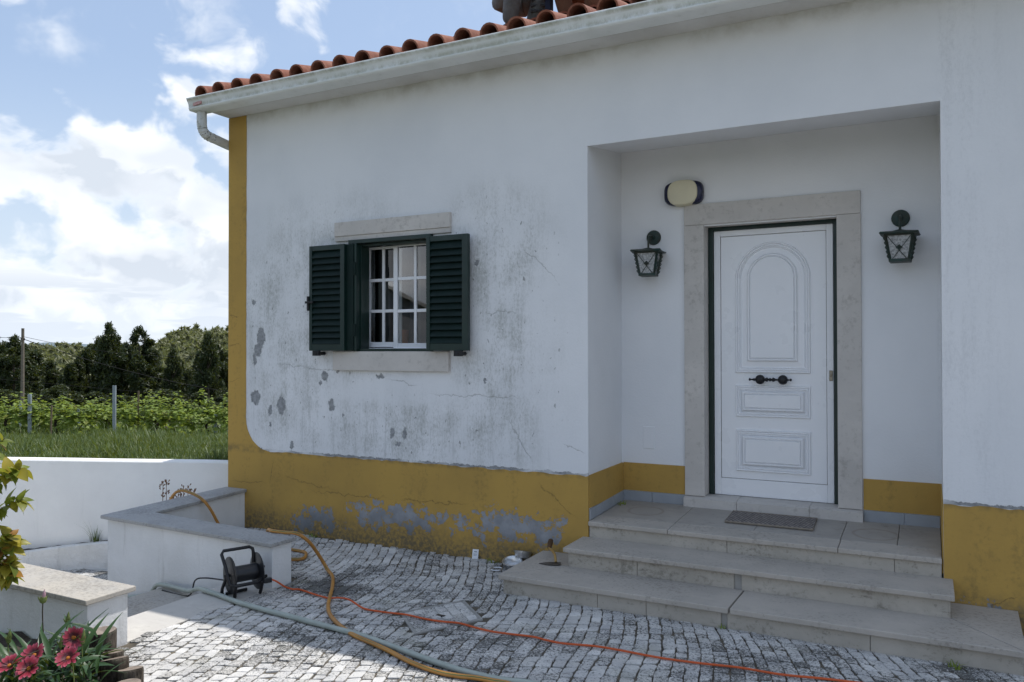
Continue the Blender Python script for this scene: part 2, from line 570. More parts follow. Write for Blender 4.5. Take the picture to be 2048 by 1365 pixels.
def mat_render(name, c1, c2, stain=.25, rough=40.0, bd=.006):
    m, g = newmat(name)
    n = g.noise(g.pos, 2.2, 5, .6)
    col = g.mix(g.ss(n, .35, .7), c1, c2)
    st = g.noise(g.vm('MULTIPLY', g.pos, (8, 8, 1.2)), 1.0, 6, .66)
    col = g.mix(g.math('MULTIPLY', g.ss(st, .55, .78), stain), col, (.38, .37, .34))
    h = g.math('ADD', g.noise(g.pos, rough, 5, .65), g.math('MULTIPLY', g.noise(g.pos, rough * .22, 3), .9))
    fin_mat(g, col, .9, g.bump(h, .6, bd), spec=.2)
    return m


def mat_stone(name, c1, c2, dark=(.10, .10, .09), amt=.5, sc=22.0, thr=(.56, .72), rough=.75, edge=False):
    """limestone with lichen / grime specks"""
    m, g = newmat(name)
    n = g.noise(g.pos, 3.0, 6, .62)
    col = g.mix(g.ss(n, .3, .7), c1, c2)
    vein = g.noise(g.vm('MULTIPLY', g.pos, (2, 5, 4)), 2.0, 5, .6, dist=.8)
    col = g.mix(g.math('MULTIPLY', g.ss(vein, .5, .75), .25), col, tuple(min(1, c * 1.25) for c in c1))
    f = g.noise(g.pos, sc, 7, .72)
    big = g.noise(g.pos, 2.6, 4, .6)
    k = g.math('ADD', g.math('MULTIPLY', f, .75), g.math('MULTIPLY', big, .35))
    col = g.mix(g.math('MULTIPLY', g.ss(k, *thr), amt), col, dark)
    h = g.noise(g.pos, 70, 4, .6)
    fin_mat(g, col, rough, g.bump(h, .35, .003), spec=.3)
    return m


def mat_cobble():
    m, g = newmat('limestone_cobble')
    geo = g.n('ShaderNodeNewGeometry')
    oi = g.n('ShaderNodeObjectInfo')
    r = g.math('FRACT', g.math('ADD', geo.outputs['Random Per Island'], oi.outputs['Random']))
    r2 = g.math('FRACT', g.math('MULTIPLY', r, 17.31))
    col = g.mix(r, (.57, .55, .515), (.74, .72, .685))
    col = g.mix(g.math('MULTIPLY', g.ss(r2, .55, 1.0), .55), col, (.43, .40, .355))
    col = g.mix(g.ss(g.noise(g.pos, 6, 4), .3, .75), col, (.46, .45, .44))
    off = g.vm('ADD', g.pos, g.comb(g.math('MULTIPLY', r, 9.0), g.math('MULTIPLY', r2, 7.0), 0.0))
    f = g.noise(off, 62, 9, .84)
    big = g.noise(g.pos, 1.25, 4, .6)
    k = g.math('ADD', g.math('MULTIPLY', f, .86), g.math('ADD', g.math('MULTIPLY', big, .36), g.math('MULTIPLY', g.math('SUBTRACT', r2, .5), .07)))
    dark = g.ss(k, .625, .66)
    x, y, z = g.sep(g.pos)[:3]
    # the paving toward the steps' foot is dirtier
    dirty = g.ss(blobs(g, g.comb(x, 0.0, y), [(.2, -1.5, 2.1, 1.0), (-2.6, -1.5, .6, .2), (-3.9, -1.2, .7, .3)]), 1.2, .2)
    dark = g.math('MAXIMUM', dark, g.ss(g.math('ADD', k, g.math('MULTIPLY', dirty, .085)), .645, .685))
    col = g.mix(g.math('MULTIPLY', dark, .86), col, (.05, .05, .046))
    green = g.math('MULTIPLY', g.ss(g.noise(g.pos, 1.9, 3), .55, .75), .35)
    col = g.mix(green, col, (.30, .29, .20))
    h = g.math('ADD', g.noise(off, 55, 5, .7), g.math('MULTIPLY', g.noise(off, 16, 3), .7))
    fin_mat(g, col, .82, g.bump(h, .5, .006), spec=.3)
    return m


M = {}
M['plaster'] = mat_plaster()
M['yellow'] = mat_yellow()
M['garden_white'] = mat_render('garden_wall_paint', (.88, .865, .83), (.83, .815, .785), .12)
M['low_white'] = mat_render('low_wall_paint', (.79, .79, .785), (.70, .70, .69), .45, 55, .006)
M['rough_white'] = mat_render('rough_render', (.82, .81, .79), (.70, .69, .66), .45, 16, .03)
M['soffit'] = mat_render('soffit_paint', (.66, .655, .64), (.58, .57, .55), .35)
M['limestone'] = mat_stone('limestone_dressing', (.60, .565, .525), (.535, .505, .47), (.20, .18, .15), .35)
M['step_stone'] = mat_stone('step_limestone', (.475, .43, .375), (.40, .365, .32), (.13, .12, .10), .42, 44, (.56, .70))
M['riser_stone'] = mat_stone('riser_limestone', (.48, .44, .38), (.40, .365, .31), (.12, .11, .08), .50, 30, (.56, .71))
def add_mould(m, amt):
    nt = m.node_tree; g = G(nt)
    p = [n for n in nt.nodes if n.type == 'BSDF_PRINCIPLED'][0]
    pos = g.n('ShaderNodeNewGeometry').outputs['Position']
    src = p.inputs['Base Color'].links[0].from_socket
    k = g.math('ADD', g.math('MULTIPLY', g.noise(g.vm('MULTIPLY', pos, (7, 7, 38)), 1.0, 7, .68), .6), g.math('MULTIPLY', g.noise(pos, 33, 5, .7), .45))
    k = g.math('MULTIPLY', g.ss(k, .56, .70), g.ss(g.noise(pos, 2.3, 3), .38, .6))
    nt.links.new(g.mix(g.math('MULTIPLY', k, amt), src, (.075, .07, .055)), p.inputs['Base Color'])


add_mould(M['riser_stone'], .75)
M['floor_tile'] = mat_stone('porch_slab', (.395, .365, .325), (.335, .31, .28), (.16, .14, .11), .5, 12, (.58, .76), .6)
def add_rings(m):
    nt = m.node_tree; g = G(nt)
    p = [n for n in nt.nodes if n.type == 'BSDF_PRINCIPLED'][0]
    pos = g.n('ShaderNodeNewGeometry').outputs['Position']
    src = p.inputs['Base Color'].links[0].from_socket
    col = src
    for (x, y, r_) in ((-1.98, .46, .135), (-.33, .42, .14)):
        d = g.length(g.vm('MULTIPLY', g.vm('SUBTRACT', pos, (x, y, 0)), (1, 1, 0)))
        d = g.math('ADD', d, g.math('MULTIPLY', g.math('SUBTRACT', g.noise(pos, 9, 4), .5), .03))
        k = g.math('MULTIPLY', g.ss(d, r_ - .02, r_), g.ss(d, r_ + .02, r_))
        col = g.mix(g.math('MULTIPLY', k, .30), col, (.17, .12, .075))
    nt.links.new(col, p.inputs['Base Color'])


add_rings(M['floor_tile'])
M['cap_stone'] = mat_stone('coping_stone', (.40, .395, .385), (.335, .33, .32), (.14, .14, .14), .50, 46, (.52, .68))
M['cap_warm'] = mat_stone('coping_stone_warm', (.46, .42, .36), (.40, .38, .35), (.17, .15, .13), .50, 55, (.52, .66))
M['smooth_slab'] = mat_stone('smooth_slab', (.55, .525, .48), (.50, .475, .44), (.25, .23, .2), .3)
M['cobble'] = mat_cobble()
M['grout'] = simple('joint_soil', (.055, .047, .036), (.15, .125, .09), .95, 5, .01, 60)
M['cement'] = simple('cement', (.40, .385, .36), (.31, .30, .28), .9, 7, .004, 50)
M['shaded_wall'] = simple('shaded_wall', (.20, .205, .215), (.17, .175, .185), .9)  # neighbour wall: colour darkened in place of shade on its front
M['path_stone'] = simple('path_stone', (.55, .535, .51), (.46, .45, .43), .9, 7, .004, 50)
M['soil'] = simple('soil', (.035, .025, .018), (.06, .045, .032), .95, 9, .03, 35, st=.9)
M['gutter'] = None
M['blue_tile'] = simple('skirting_tile', (.33, .355, .385), (.29, .315, .345), .45, 5, .001)
M['green'] = simple('green_lacquer', (.0045, .024, .019), (.004, .019, .015), .40, 5, .0006, 60, spec=.5)
M['green_dark'] = simple('green_lacquer_dark', (.003, .016, .013), (.0025, .012, .010), .6, 5, .0006, 60, spec=.25)
M['lantern'] = simple('lantern_green', (.012, .042, .036), (.03, .032, .02), .55, 18, .002, 80)
M['white_alu'] = simple('white_lacquer', (.86, .865, .88), (.83, .84, .86), .32, 3, .0004, 40, spec=.5)
M['black_metal'] = simple('black_iron', (.012, .012, .014), (.02, .02, .022), .45, 20, .001, 90, metal=.3)
M['black_plastic'] = simple('black_plastic', (.011, .012, .014), (.016, .017, .02), .38, 15, .0005, 60)
M['steel'] = simple('stainless', (.75, .75, .75), (.66, .66, .66), .34, 12, .0005, 60, metal=1.0)
M['brass_dull'] = simple('lock_metal', (.25, .22, .17), (.3, .28, .24), .35, 40, .0005, 60, metal=.9)
M['hose_yellow'] = None
M['hose_pale'] = simple('pale_hose', (.38, .42, .38), (.32, .36, .32), .5, 9, .001, 60)
M['cord_orange'] = simple('orange_cord', (.62, .10, .018), (.52, .085, .016), .45, 9, .0005, 60)
M['cream'] = simple('cream_plastic', (.72, .66, .47), (.66, .60, .43), .5, 6, .0006, 30)
M['navy'] = simple('navy_plastic', (.006, .009, .045), (.005, .007, .03), .3, 6, .0006, 30)
M['terracotta'] = simple('orange_glaze', (.50, .17, .06), (.42, .14, .05), .6)
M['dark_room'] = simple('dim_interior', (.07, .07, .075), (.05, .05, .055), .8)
M['curtain'] = simple('curtain_cloth', (.11, .118, .13), (.085, .092, .105), .9, 12, .01, 14)
M['trowel_steel'] = simple('worn_steel', (.16, .155, .15), (.10, .095, .09), .45, 14, .001, 60, metal=.7)
M['wood_yellow'] = simple('varnished_wood', (.42, .26, .07), (.34, .2, .055), .5, 20)
M['wood_brown'] = simple('brown_wood', (.10, .05, .02), (.07, .035, .016), .6, 20)
M['paper'] = simple('paper', (.78, .79, .80), (.74, .75, .77), .8, 10)
M['ink'] = simple('grey_ink', (.16, .17, .19), None, .8)
M['red_print'] = simple('faded_red_print', (.50, .20, .19), (.62, .42, .40), .7, 60)
M['grey_cloth'] = simple('grey_trouser_cloth', (.19, .20, .20), (.13, .14, .145), .95, 12, .012, 22, st=.8)
M['brown_cloth'] = simple('brown_trouser_cloth', (.21, .105, .065), (.16, .08, .05), .95, 12, .012, 22, st=.8)
M['navy_cloth'] = simple('navy_cloth', (.012, .018, .045), (.01, .014, .03), .95, 14, .008, 30)
M['strap_cloth'] = simple('knee_pad_rubber', (.03, .032, .036), (.10, .105, .11), .8, 60)
M['skin'] = simple('skin', (.30, .155, .105), (.25, .125, .085), .55, 14, .001, 60)
M['hair'] = simple('dark_hair', (.02, .014, .01), None, .7, 30)
M['boot'] = simple('boot_leather', (.05, .035, .025), None, .7, 20)


def mat_gutter():
    m, g = newmat('gutter_enamel')
    x, y, z = g.sep(g.pos)[:3]
    col = g.mix(g.ss(g.noise(g.pos, 3, 4), .35, .7), (.80, .82, .815), (.72, .745, .73))
    run = g.noise(g.vm('MULTIPLY', g.pos, (16, 8, 9)), 1.0, 7, .75)
    b1 = g.math('MULTIPLY', g.ss(z, 4.015, 4.038), g.ss(z, 4.056, 4.044))
    b2 = g.math('MULTIPLY', g.ss(z, 4.02, 3.985), g.ss(z, 3.966, 3.972))
    al = g.math('MULTIPLY', g.math('ADD', b1, b2), g.ss(g.math('ADD', g.math('MULTIPLY', run, .6), g.math('MULTIPLY', g.noise(g.pos, 4, 4), .5)), .42, .68))  # algae bands double as painted recess shade under lip and above bead
    col = g.mix(g.math('MULTIPLY', al, .62), col, (.25, .24, .12))
    dirt = g.ss(g.noise(g.pos, 12, 6, .7), .54, .74)
    col = g.mix(g.math('MULTIPLY', dirt, .2), col, (.30, .29, .24))
    fin_mat(g, col, .45, g.bump(g.noise(g.pos, 25, 3), .2, .002))
    return m


M['gutter'] = mat_gutter()
M['downpipe'] = mat_stone('downpipe_enamel', (.66, .67, .66), (.58, .59, .57), (.19, .18, .10), .8, 14, (.57, .72), .5)


def mat_tile():
    m, g = newmat('clay_tile')
    oi = g.n('ShaderNodeObjectInfo')
    r = oi.outputs['Random']
    col = g.mix(r, (.25, .092, .056), (.18, .066, .042))
    col = g.mix(g.ss(g.noise(g.pos, 14, 5, .65), .4, .75), col, (.31, .15, .105))
    col = g.mix(g.math('MULTIPLY', g.ss(g.noise(g.pos, 22, 6, .7), .56, .72), .6), col, (.13, .085, .065))
    fin_mat(g, col, .85, g.bump(g.noise(g.pos, 60, 4), .4, .003), spec=.25)
    return m


M['tile'] = mat_tile()


def mat_hose():
    m, g = newmat('yellow_garden_hose')
    col = g.mix(g.ss(g.noise(g.pos, 7, 4), .35, .7), (.50, .235, .05), (.41, .19, .045))
    fin_mat(g, col, .42, g.bump(g.noise(g.pos, 120, 2), .2, .0006))
    return m


M['hose_yellow'] = mat_hose()
M['hose_stripe'] = simple('hose_green_stripe', (.05, .16, .05), None, .5)


def mat_glass():
    m, g = newmat('window_glass')
    nt = g.nt
    tr = g.n('ShaderNodeBsdfTransparent'); tr.inputs[0].default_value = (.80, .84, .84, 1)
    gl = g.n('ShaderNodeBsdfGlossy'); gl.inputs['Roughness'].default_value = .015
    gl.inputs[0].default_value = (1, 1, 1, 1)
    fr = g.n('ShaderNodeFresnel'); fr.inputs[0].default_value = 1.6
    wob = g.bump(g.noise(g.pos, 2.5, 2), .04, .01)
    g.put(gl.inputs['Normal'], wob)
    mx = g.n('ShaderNodeMixShader')
    g.put(mx.inputs[0], g.math('MULTIPLY', fr.outputs[0], 1.0, clamp=True))
    nt.links.new(tr.outputs[0], mx.inputs[1]); nt.links.new(gl.outputs[0], mx.inputs[2])
    nt.links.new(mx.outputs[0], g.out.inputs[0])
    return m


M['glass'] = mat_glass()


def mat_lampglass():
    m, g = newmat('hammered_glass')
    n = g.noise(g.pos, 70, 4, .6)
    col = g.mix(g.ss(n, .35, .65), (.50, .51, .52), (.25, .255, .26))
    fin_mat(g, col, .18, g.bump(n, .6, .004), spec=.6)
    return m


M['lamp_glass'] = mat_lampglass()


def mat_leaf(name, a, b, back=None, rough=.5, trans=.35, yellow=None, vary=1.0):
    """leaf: diffuse + translucent, colour varied per leaf"""
    m, g = newmat(name)
    nt = g.nt
    geo = g.n('ShaderNodeNewGeometry'); oi = g.n('ShaderNodeObjectInfo')
    r = g.math('FRACT', g.math('ADD', geo.outputs['Random Per Island'], oi.outputs['Random']))
    r2 = g.math('FRACT', g.math('MULTIPLY', r, 13.7))
    col = g.mix(r, a, b)
    if yellow:
        col = g.mix(g.ss(r2, 1 - yellow[0], 1.0), col, yellow[1])
    col = g.mix(g.ss(g.noise(g.pos, 30, 3), .4, .7), col, g.mix(.5, col, b))
    g.put(g.p.inputs['Base Color'], col)
    g.p.inputs['Roughness'].default_value = rough
    g.p.inputs['Specular IOR Level'].default_value = .35
    tl = g.n('ShaderNodeBsdfTranslucent')
    g.put(tl.inputs[0], g.mix(.5, col, (.30, .34, .03), 'MIX'))
    mx = g.n('ShaderNodeMixShader'); mx.inputs[0].default_value = trans
    nt.links.new(g.p.outputs[0], mx.inputs[1]); nt.links.new(tl.outputs[0], mx.inputs[2])
    nt.links.new(mx.outputs[0], g.out.inputs[0])
    return m


M['grass'] = mat_leaf('grass_blade', (.055, .092, .022), (.11, .155, .045), trans=.3, yellow=(.10, (.28, .29, .16)))
M['vine_leaf'] = mat_leaf('vine_leaf', (.20, .29, .05), (.31, .39, .095), trans=.45, yellow=(.14, (.22, .20, .05)))
M['dark_leaf'] = mat_leaf('eucalypt_leaf', (.018, .030, .010), (.034, .050, .015), trans=.15, yellow=(.06, (.075, .075, .025)))
M['olive_leaf'] = mat_leaf('hill_leaf', (.16, .172, .088), (.24, .24, .13), trans=.3, yellow=(.2, (.12, .115, .05)))
M['shrub_green'] = mat_leaf('shrub_leaf', (.13, .17, .03), (.20, .25, .04), trans=.5, yellow=(.30, (.40, .34, .05)), rough=.4)
M['shrub_yellow'] = mat_leaf('shrub_leaf_yellow', (.42, .33, .035), (.34, .30, .05), trans=.4, yellow=(.25, (.40, .17, .04)), rough=.45)
M['shrub_rust'] = mat_leaf('shrub_leaf_rust', (.30, .12, .03), (.36, .2, .04), trans=.35, rough=.5)
M['gaz_leaf'] = mat_leaf('flower_leaf', (.022, .055, .020), (.040, .085, .030), trans=.15, rough=.38)
M['petal'] = None
M['bark'] = simple('bark', (.085, .065, .045), (.05, .04, .03), .95, 12, .03, 20, st=.9)
M['vine_wood'] = simple('vine_wood', (.035, .025, .018), (.05, .035, .025), .95, 12, .02, 25)
M['pole_wood'] = simple('pole_wood', (.20, .165, .13), (.15, .125, .10), .9, 4, .01, 10)
M['galv'] = simple('galvanised', (.36, .40, .44), (.30, .34, .38), .5, 6, .001, 30, metal=.3)
M['stake_wood'] = simple('stake_wood', (.20, .15, .10), (.14, .10, .065), .9, 8)
M['wire'] = simple('wire', (.035, .035, .035), None, .95, spec=.05)
M['field'] = simple('field_ground', (.05, .075, .018), (.075, .08, .03), .95, 2.0, .05, 8)
M['hill'] = simple('hill_ground', (.05, .06, .024), (.08, .08, .04), .95, .05, .05, 2)
M['mountain'] = simple('hazed_mountain_ground', (.16, .20, .22), (.13, .17, .19), .95, .004)  # bluish air haze is mixed into the ridge's colour
M['dry'] = simple('dry_plant', (.16, .075, .035), (.22, .12, .06), .9, 20)
M['twig'] = simple('twig_bark', (.04, .028, .02), (.06, .045, .03), .9, 30)


def mat_petal():
    m, g = newmat('flower_petal')
    o = g.n('ShaderNodeTexCoord').outputs['Object']
    x, y, z = g.sep(o)[:3]
    t = g.math('MULTIPLY', y, 1 / .05)
    c1 = g.mix(g.ss(t, .38, .70), (.05, .004, .008), (.26, .016, .035))
    c2 = g.mix(g.ss(t, .72, 1.05), c1, (.40, .075, .12))
    ax = g.math('ABSOLUTE', x)
    col = g.mix(g.math('MULTIPLY', g.ss(ax, .0035, .0), g.ss(t, .2, .8, .7, .2)), c2, (.12, .004, .012))
    col = g.mix(g.ss(g.noise(o, 90, 3), .45, .7, 0.0, .3), col, (.32, .06, .10))
    fin_mat(g, col, .55)
    return m


M['petal'] = mat_petal()
M['flower_disc'] = simple('flower_disc', (.50, .17, .015), (.30, .08, .01), .8, 120, .003, 300, obj=True)
M['bud'] = simple('flower_bud', (.42, .22, .27), (.5, .34, .37), .7, 60, obj=True)
M['sepal'] = simple('flower_sepal', (.10, .14, .03), (.16, .19, .05), .6, 60, obj=True)


def mat_log():
    m, g = newmat('log_bark')
    o = g.pos
    n = g.noise(g.vm('MULTIPLY', o, (1, 1, .35)), 38, 6, .68)
    col = g.mix(g.ss(n, .32, .68), (.028, .022, .017), (.12, .10, .08))
    col = g.mix(g.math('MULTIPLY', g.ss(g.noise(o, 9, 4), .55, .72), .8), col, (.25, .24, .16))
    fin_mat(g, col, .95, g.bump(n, .9, .012), spec=.2)
    return m


M['log'] = mat_log()
M['log_top'] = simple('log_cut', (.30, .245, .20), (.17, .135, .11), .9, 22, .006, 60, st=.7)


def mat_mat():
    m, g = newmat('woven_doormat')
    x, y, z = g.sep(g.pos)[:3]
    a = g.math('SINE', g.math('MULTIPLY', x, 190.0))
    b = g.math('SINE', g.math('MULTIPLY', y, 150.0))
    w = g.math('MULTIPLY', a, b)
    n = g.noise(g.pos, 30, 4, .6)
    col = g.mix(g.ss(g.math('ADD', w, g.math('MULTIPLY', g.math('SUBTRACT', n, .5), 2.2)), -.5, .7), (.085, .075, .07), (.33, .29, .265))
    fin_mat(g, col, .95, g.bump(w, .8, .004))
    return m


M['doormat'] = mat_mat()
M['mat_edge'] = simple('doormat_binding', (.27, .23, .18), (.20, .17, .14), .9, 30)

# ================================================================== THE SETTING: terrain
WN = Vector((-.37, .93, 0)).normalized()          # garden wall: normal pointing to the field
WP = Vector((-8.83, -.56, 0))
WT = Vector((WN.y, -WN.x, 0))                     # along the garden wall, to the house


def field_z(x, y):
    """height of the open land; s = distance beyond the garden wall"""
    s = (x - WP.x) * WN.x + (y - WP.y) * WN.y
    d = -x * .4633 + (y + 5.6) * .8862            # away along the view axis
    z = .42 - .094 * s
    z2 = -.62 - .085 * (s - 12.5)
    z = max(z, z2)
    return z


def sstep(t):
    t = min(1, max(0, t)); return t * t * (3 - 2 * t)


def land_z(x, y):
    s = (x - WP.x) * WN.x + (y - WP.y) * WN.y
    r = math.hypot(x, y + 5.6)
    zf = field_z(x, y)
    if s < 14:
        base = -1.3
        far = -.35
        t = sstep((r - 16) / 30)
        zs = base * (1 - t) + far * t
        t2 = sstep((r - 60) / 200)
        return zs * (1 - t2) + t2 * (mnoise.noise(Vector((x * .01, y * .01, 3))) * 3 - .5)
    lat = x * .8862 + (y + 5.6) * .4633           # sideways
    az_ = lat / max(1, r)
    z = max(zf, -9.0)
    # wooded hill: rises from 125 m to its crest at 320 m, higher to the right
    q = lat / max(1, -x * .4633 + (y + 5.6) * .8862)
    crest = -3.0 + 6.8 * sstep((q + .465) / .06)
    t = min(1, max(0, (r - 125) / 195))
    z = z * (1 - t) + crest * t if r > 125 else z
    t = sstep((r - 345) / 200)
    z = z * (1 - t) + (-20) * t
    return z


angs = []
a = -180.0
while a < 180:
    angs.append(a)
    a += 1.5 if -70 < a < 10 else 6
rads = [0.5]
while rads[-1] < 9000:
    rads.append(rads[-1] * (1.09 if rads[-1] < 600 else 1.3))
V = [(0, -5.6, -1.05)]; F = []
na = len(angs)
for r in rads:
    for a in angs:
        x = r * math.sin(rad(a)); y = -5.6 + r * math.cos(rad(a))
        V.append((x, y, land_z(x, y)))
for i in range(len(rads) - 1):
    for k in range(na):
        l = (k + 1) % na
        F.append((1 + i * na + k, 1 + i * na + l, 1 + (i + 1) * na + l, 1 + (i + 1) * na + k))
for k in range(na):
    F.append((0, 1 + (k + 1) % na, 1 + k))
b = MB(); b.add(V, F)
ter = b.build('terrain', M['field'], smooth=True)
tag(ter, kind='structure')

# the meadow and vineyard ground behind the garden wall
vs = []; fs = []
na_, nb_ = 60, 40
for i in range(na_ + 1):
    for k in range(nb_ + 1):
        s_ = .12 + 34 * (k / nb_) ** 1.6
        q = WP + WT * (-45 + 58 * i / na_) + WN * s_
        vs.append((q.x, q.y, field_z(q.x, q.y) + (.03 * mnoise.noise(Vector((q.x * .8, q.y * .8, 0)))) + .04))
for i in range(na_):
    for k in range(nb_):
        a_ = vs[i * (nb_ + 1) + k]
        if a_[0] > -6.8 and -.3 < a_[1] < 9: continue
        fs.append((i * (nb_ + 1) + k, (i + 1) * (nb_ + 1) + k, (i + 1) * (nb_ + 1) + k + 1, i * (nb_ + 1) + k + 1))
tag(MB().add(vs, fs).build('meadow', M['field'], smooth=True), kind='structure')

# far mountain ridge
b = MB(); vs = []; fs = []
nx = 80
for i in range(nx):
    t = i / (nx - 1)
    lat = -2900 + 2600 * t
    h = 14 + 30 * math.exp(-((lat + 2330) / 170) ** 2) + 16 * math.exp(-((lat + 2090) / 120) ** 2) + 5 * mnoise.noise(Vector((lat * .006, 0, 0)))
    for k, (dd, hh) in enumerate(((0, -60), (260, h * .6), (420, h), (640, h * .6), (1000, -60))):
        p = CAM + Vector((-.4633, .8862, 0)) * (4000 + dd) + Vector((.8862, .4633, 0)) * lat * (1 + dd / 4000)
        vs.append((p.x, p.y, hh))
for i in range(nx - 1):
    for k in range(4):
        fs.append((i * 5 + k, (i + 1) * 5 + k, (i + 1) * 5 + k + 1, i * 5 + k + 1))
b.add(vs, fs)
tag(b.build('mountains', M['mountain'], smooth=True), kind='structure')

# ------------------------------------------------------------------ paving
OC = Vector((-2.0, -1.5))
PH = rad(20)
EX = Vector((math.cos(PH), math.sin(PH))); EY = Vector((-math.sin(PH), math.cos(PH)))


def warp2(s, t):
    s2 = s + .085 * math.sin(1.25 * t + .5 + .5 * s) + .03 * math.sin(3.1 * t + 1.9 * s) + .02 * mnoise.noise(Vector((s * 1.4, t * 2.2, 0)))
    t2 = t - .030 * s * s + .05 * math.sin(1.1 * s + .7) + .03 * mnoise.noise(Vector((s * 1.5, t * 1.5, 5)))
    p = OC + EX * s2 + EY * t2
    return p


MAN = [Vector((-3.02, -1.38)), Vector((-2.79, -.98)), Vector((-2.49, -1.25)), Vector((-2.72, -1.65))]
MC = sum(MAN, Vector((0, 0))) / 4


def in_poly(p, poly):
    ins = False
    n = len(poly)
    for i in range(n):
        a, b = poly[i], poly[i - 1]
        if (a.y > p.y) != (b.y > p.y) and p.x < (b.x - a.x) * (p.y - a.y) / (b.y - a.y) + a.x:
            ins = not ins
    return ins


MANB = [MC + (p - MC) * 1.10 for p in MAN]
BED = [Vector((-3.98, -2.85)), Vector((-3.52, -2.90)), Vector((-3.28, -3.15)), Vector((-3.0, -3.8)), Vector((-3.0, -6)), Vector((-9, -6)), Vector((-9, -2.85))]


def pave_ok(p):
    x, y = p
    if y > -.01: return False
    if x > -2.60 and y > -.69 and x < .44: return False
    if x < -4.13 and y > -2.56 and y < -1.30: return False
    if y > -1.40 and x < -4.13 and y < -1.10: return False
    if x < -5.76: return False
    if x < -4.07 and y < -2.50: return False
    if in_poly(Vector((x, y)), BED): return False
    if in_poly(Vector((x, y)), MANB): return False
    return True


def stone_geo(quad, z=0.0, gap=.0055, tilt=.003, h=.02, bev=.0032):
    """irregular sett: 8-gon top, rounded rim, short side"""
    c = sum(quad, Vector((0, 0))) / 4
    q = []
    for p in quad:
        d = p - c
        q.append(c + d * (1 - gap / max(.02, d.length)) + Vector((random.uniform(-.006, .006), random.uniform(-.006, .006))))
    ring = []
    for i in range(4):
        a, b_ = q[i], q[(i + 1) % 4]
        cut = random.uniform(.06, .16)
        ring.append(a.lerp(b_, cut)); ring.append(a.lerp(b_, 1 - random.uniform(.06, .16)))
    ax, ay = random.uniform(-tilt, tilt) * 8, random.uniform(-tilt, tilt) * 8
    zz = z + random.uniform(-.003, .002)

    def Z(p):
        return zz + (p.x - c.x) * ax + (p.y - c.y) * ay
    top = [c + (p - c) * (1 - bev / max(.02, (p - c).length)) for p in ring]
    vs = [(p.x, p.y, Z(p)) for p in top] + [(p.x, p.y, Z(p) - bev * .7) for p in ring] + [(p.x, p.y, z - h) for p in ring]
    fs = [tuple(range(8))]
    for k in range(2):
        for i in range(8):
            j = (i + 1) % 8
            fs.append((k * 8 + i, (k + 1) * 8 + i, (k + 1) * 8 + j, k * 8 + j))
    return vs, fs, c


def setts(s0, s1, t0, t1, ok, z=0.0):
    out = []
    s = s0
    while s < s1:
        w = random.uniform(.058, .080)
        t = t0 + random.uniform(0, .1)
        e0 = [t]
        while t < t1:
            l = random.uniform(.056, .098)
            sk0, sk1 = random.uniform(-.013, .013), random.uniform(-.013, .013)
            q = [warp2(s, t), warp2(s + w, t + sk0 + random.uniform(-.006, .006)), warp2(s + w, t + l + sk1), warp2(s, t + l)]
            c = sum(q, Vector((0, 0))) / 4
            if ok(c):
                out.append(stone_geo(q, z))
            t += l
        s += w
    return out


b = MB()
b.box(-4.12, 12, -16, 0.0, -.25, -.0085)
b.box(-5.80, -4.12, -1.15, 0.0, -.25, -.0085)
pav = b.build('pavement', M['grout'])
tag(pav, kind='structure')
ST = setts(-4.4, 6.6, -5.2, 3.2, pave_ok)


def inview(c, z=0.0):
    p = Vector((c[0], c[1], z)) - CAM
    d = p.dot(fw)
    if d < .5: return None
    u, v = p.dot(rt) / d, p.dot(up) / d
    if abs(u) > .645 or abs(v) > .43: return None
    if c[0] < -4.1 and c[1] < -1.2: return d
    return d


vis = sorted([(inview(s[2]), i) for i, s in enumerate(ST) if inview(s[2]) is not None])
single = set(i for d, i in vis[:285])
stuff = MB()
for i, (vs, fs, c) in enumerate(ST):
    if i in single:
        bb = MB(); bb.add([(v[0] - c.x, v[1] - c.y, v[2]) for v in vs], fs)
        o = bb.build('cobble', M['cobble'], pav, normals=False)
        o.location = (c.x, c.y, 0)
    else:
        stuff.add(vs, fs)
tag(stuff.build('cobbles', M['cobble'], pav, normals=False), kind='stuff')

# lower garden path, left of the little steps
b = MB()
b.slab([(-22, -2.5, -1.0), (-9, -2.5, -.70), (-6.6, -2.5, -.50), (-6.0, -1.2, -.46), (-6.0, .5, -.47), (-7.6, -.12, -.585), (-8.4, -.45, -.66), (-11, -1.5, -.80), (-22, -6, -1.0)], .3)
gp = b.build('garden_path', M['path_stone']); tag(gp, kind='structure')
lo = MB()
for i in range(26):
    for k in range(20):
        x = -8.2 + i * .1 + random.uniform(-.01, .01); y = -2.3 + k * .1
        if y > -.28 - (-.0 if x > -7.6 else (-7.6 - x) * .35): continue
        q = [Vector((x, y)), Vector((x + .1, y)), Vector((x + .1, y + .1)), Vector((x, y + .1))]
        vs, fs, c = stone_geo(q, -.585 + .07 * (x + 7.6) + .014)
        lo.add(vs, fs)
tag(lo.build('cobbles', M['cobble'], gp, normals=False), kind='stuff')

# steps down to the garden path
gs = empty('garden_steps', (0, 0, 0))
tag(gs, 'pale stone steps leading down to the garden between the two low walls', 'steps')
b = MB(); b.box(-4.50, -4.125, -2.53, -1.335, -.2, .0); b.build('tread', M['smooth_slab'], gs, bevel=.004)
for i, (x0, x1, z) in enumerate(((-5.28, -4.50, -.15), (-5.72, -5.28, -.30), (-6.15, -5.72, -.42))):
    b = MB(); b.box(x0, x1 - .002, -2.53, -1.335, z - .16, z); b.build('tread', M['cap_warm'], gs, bevel=.004)

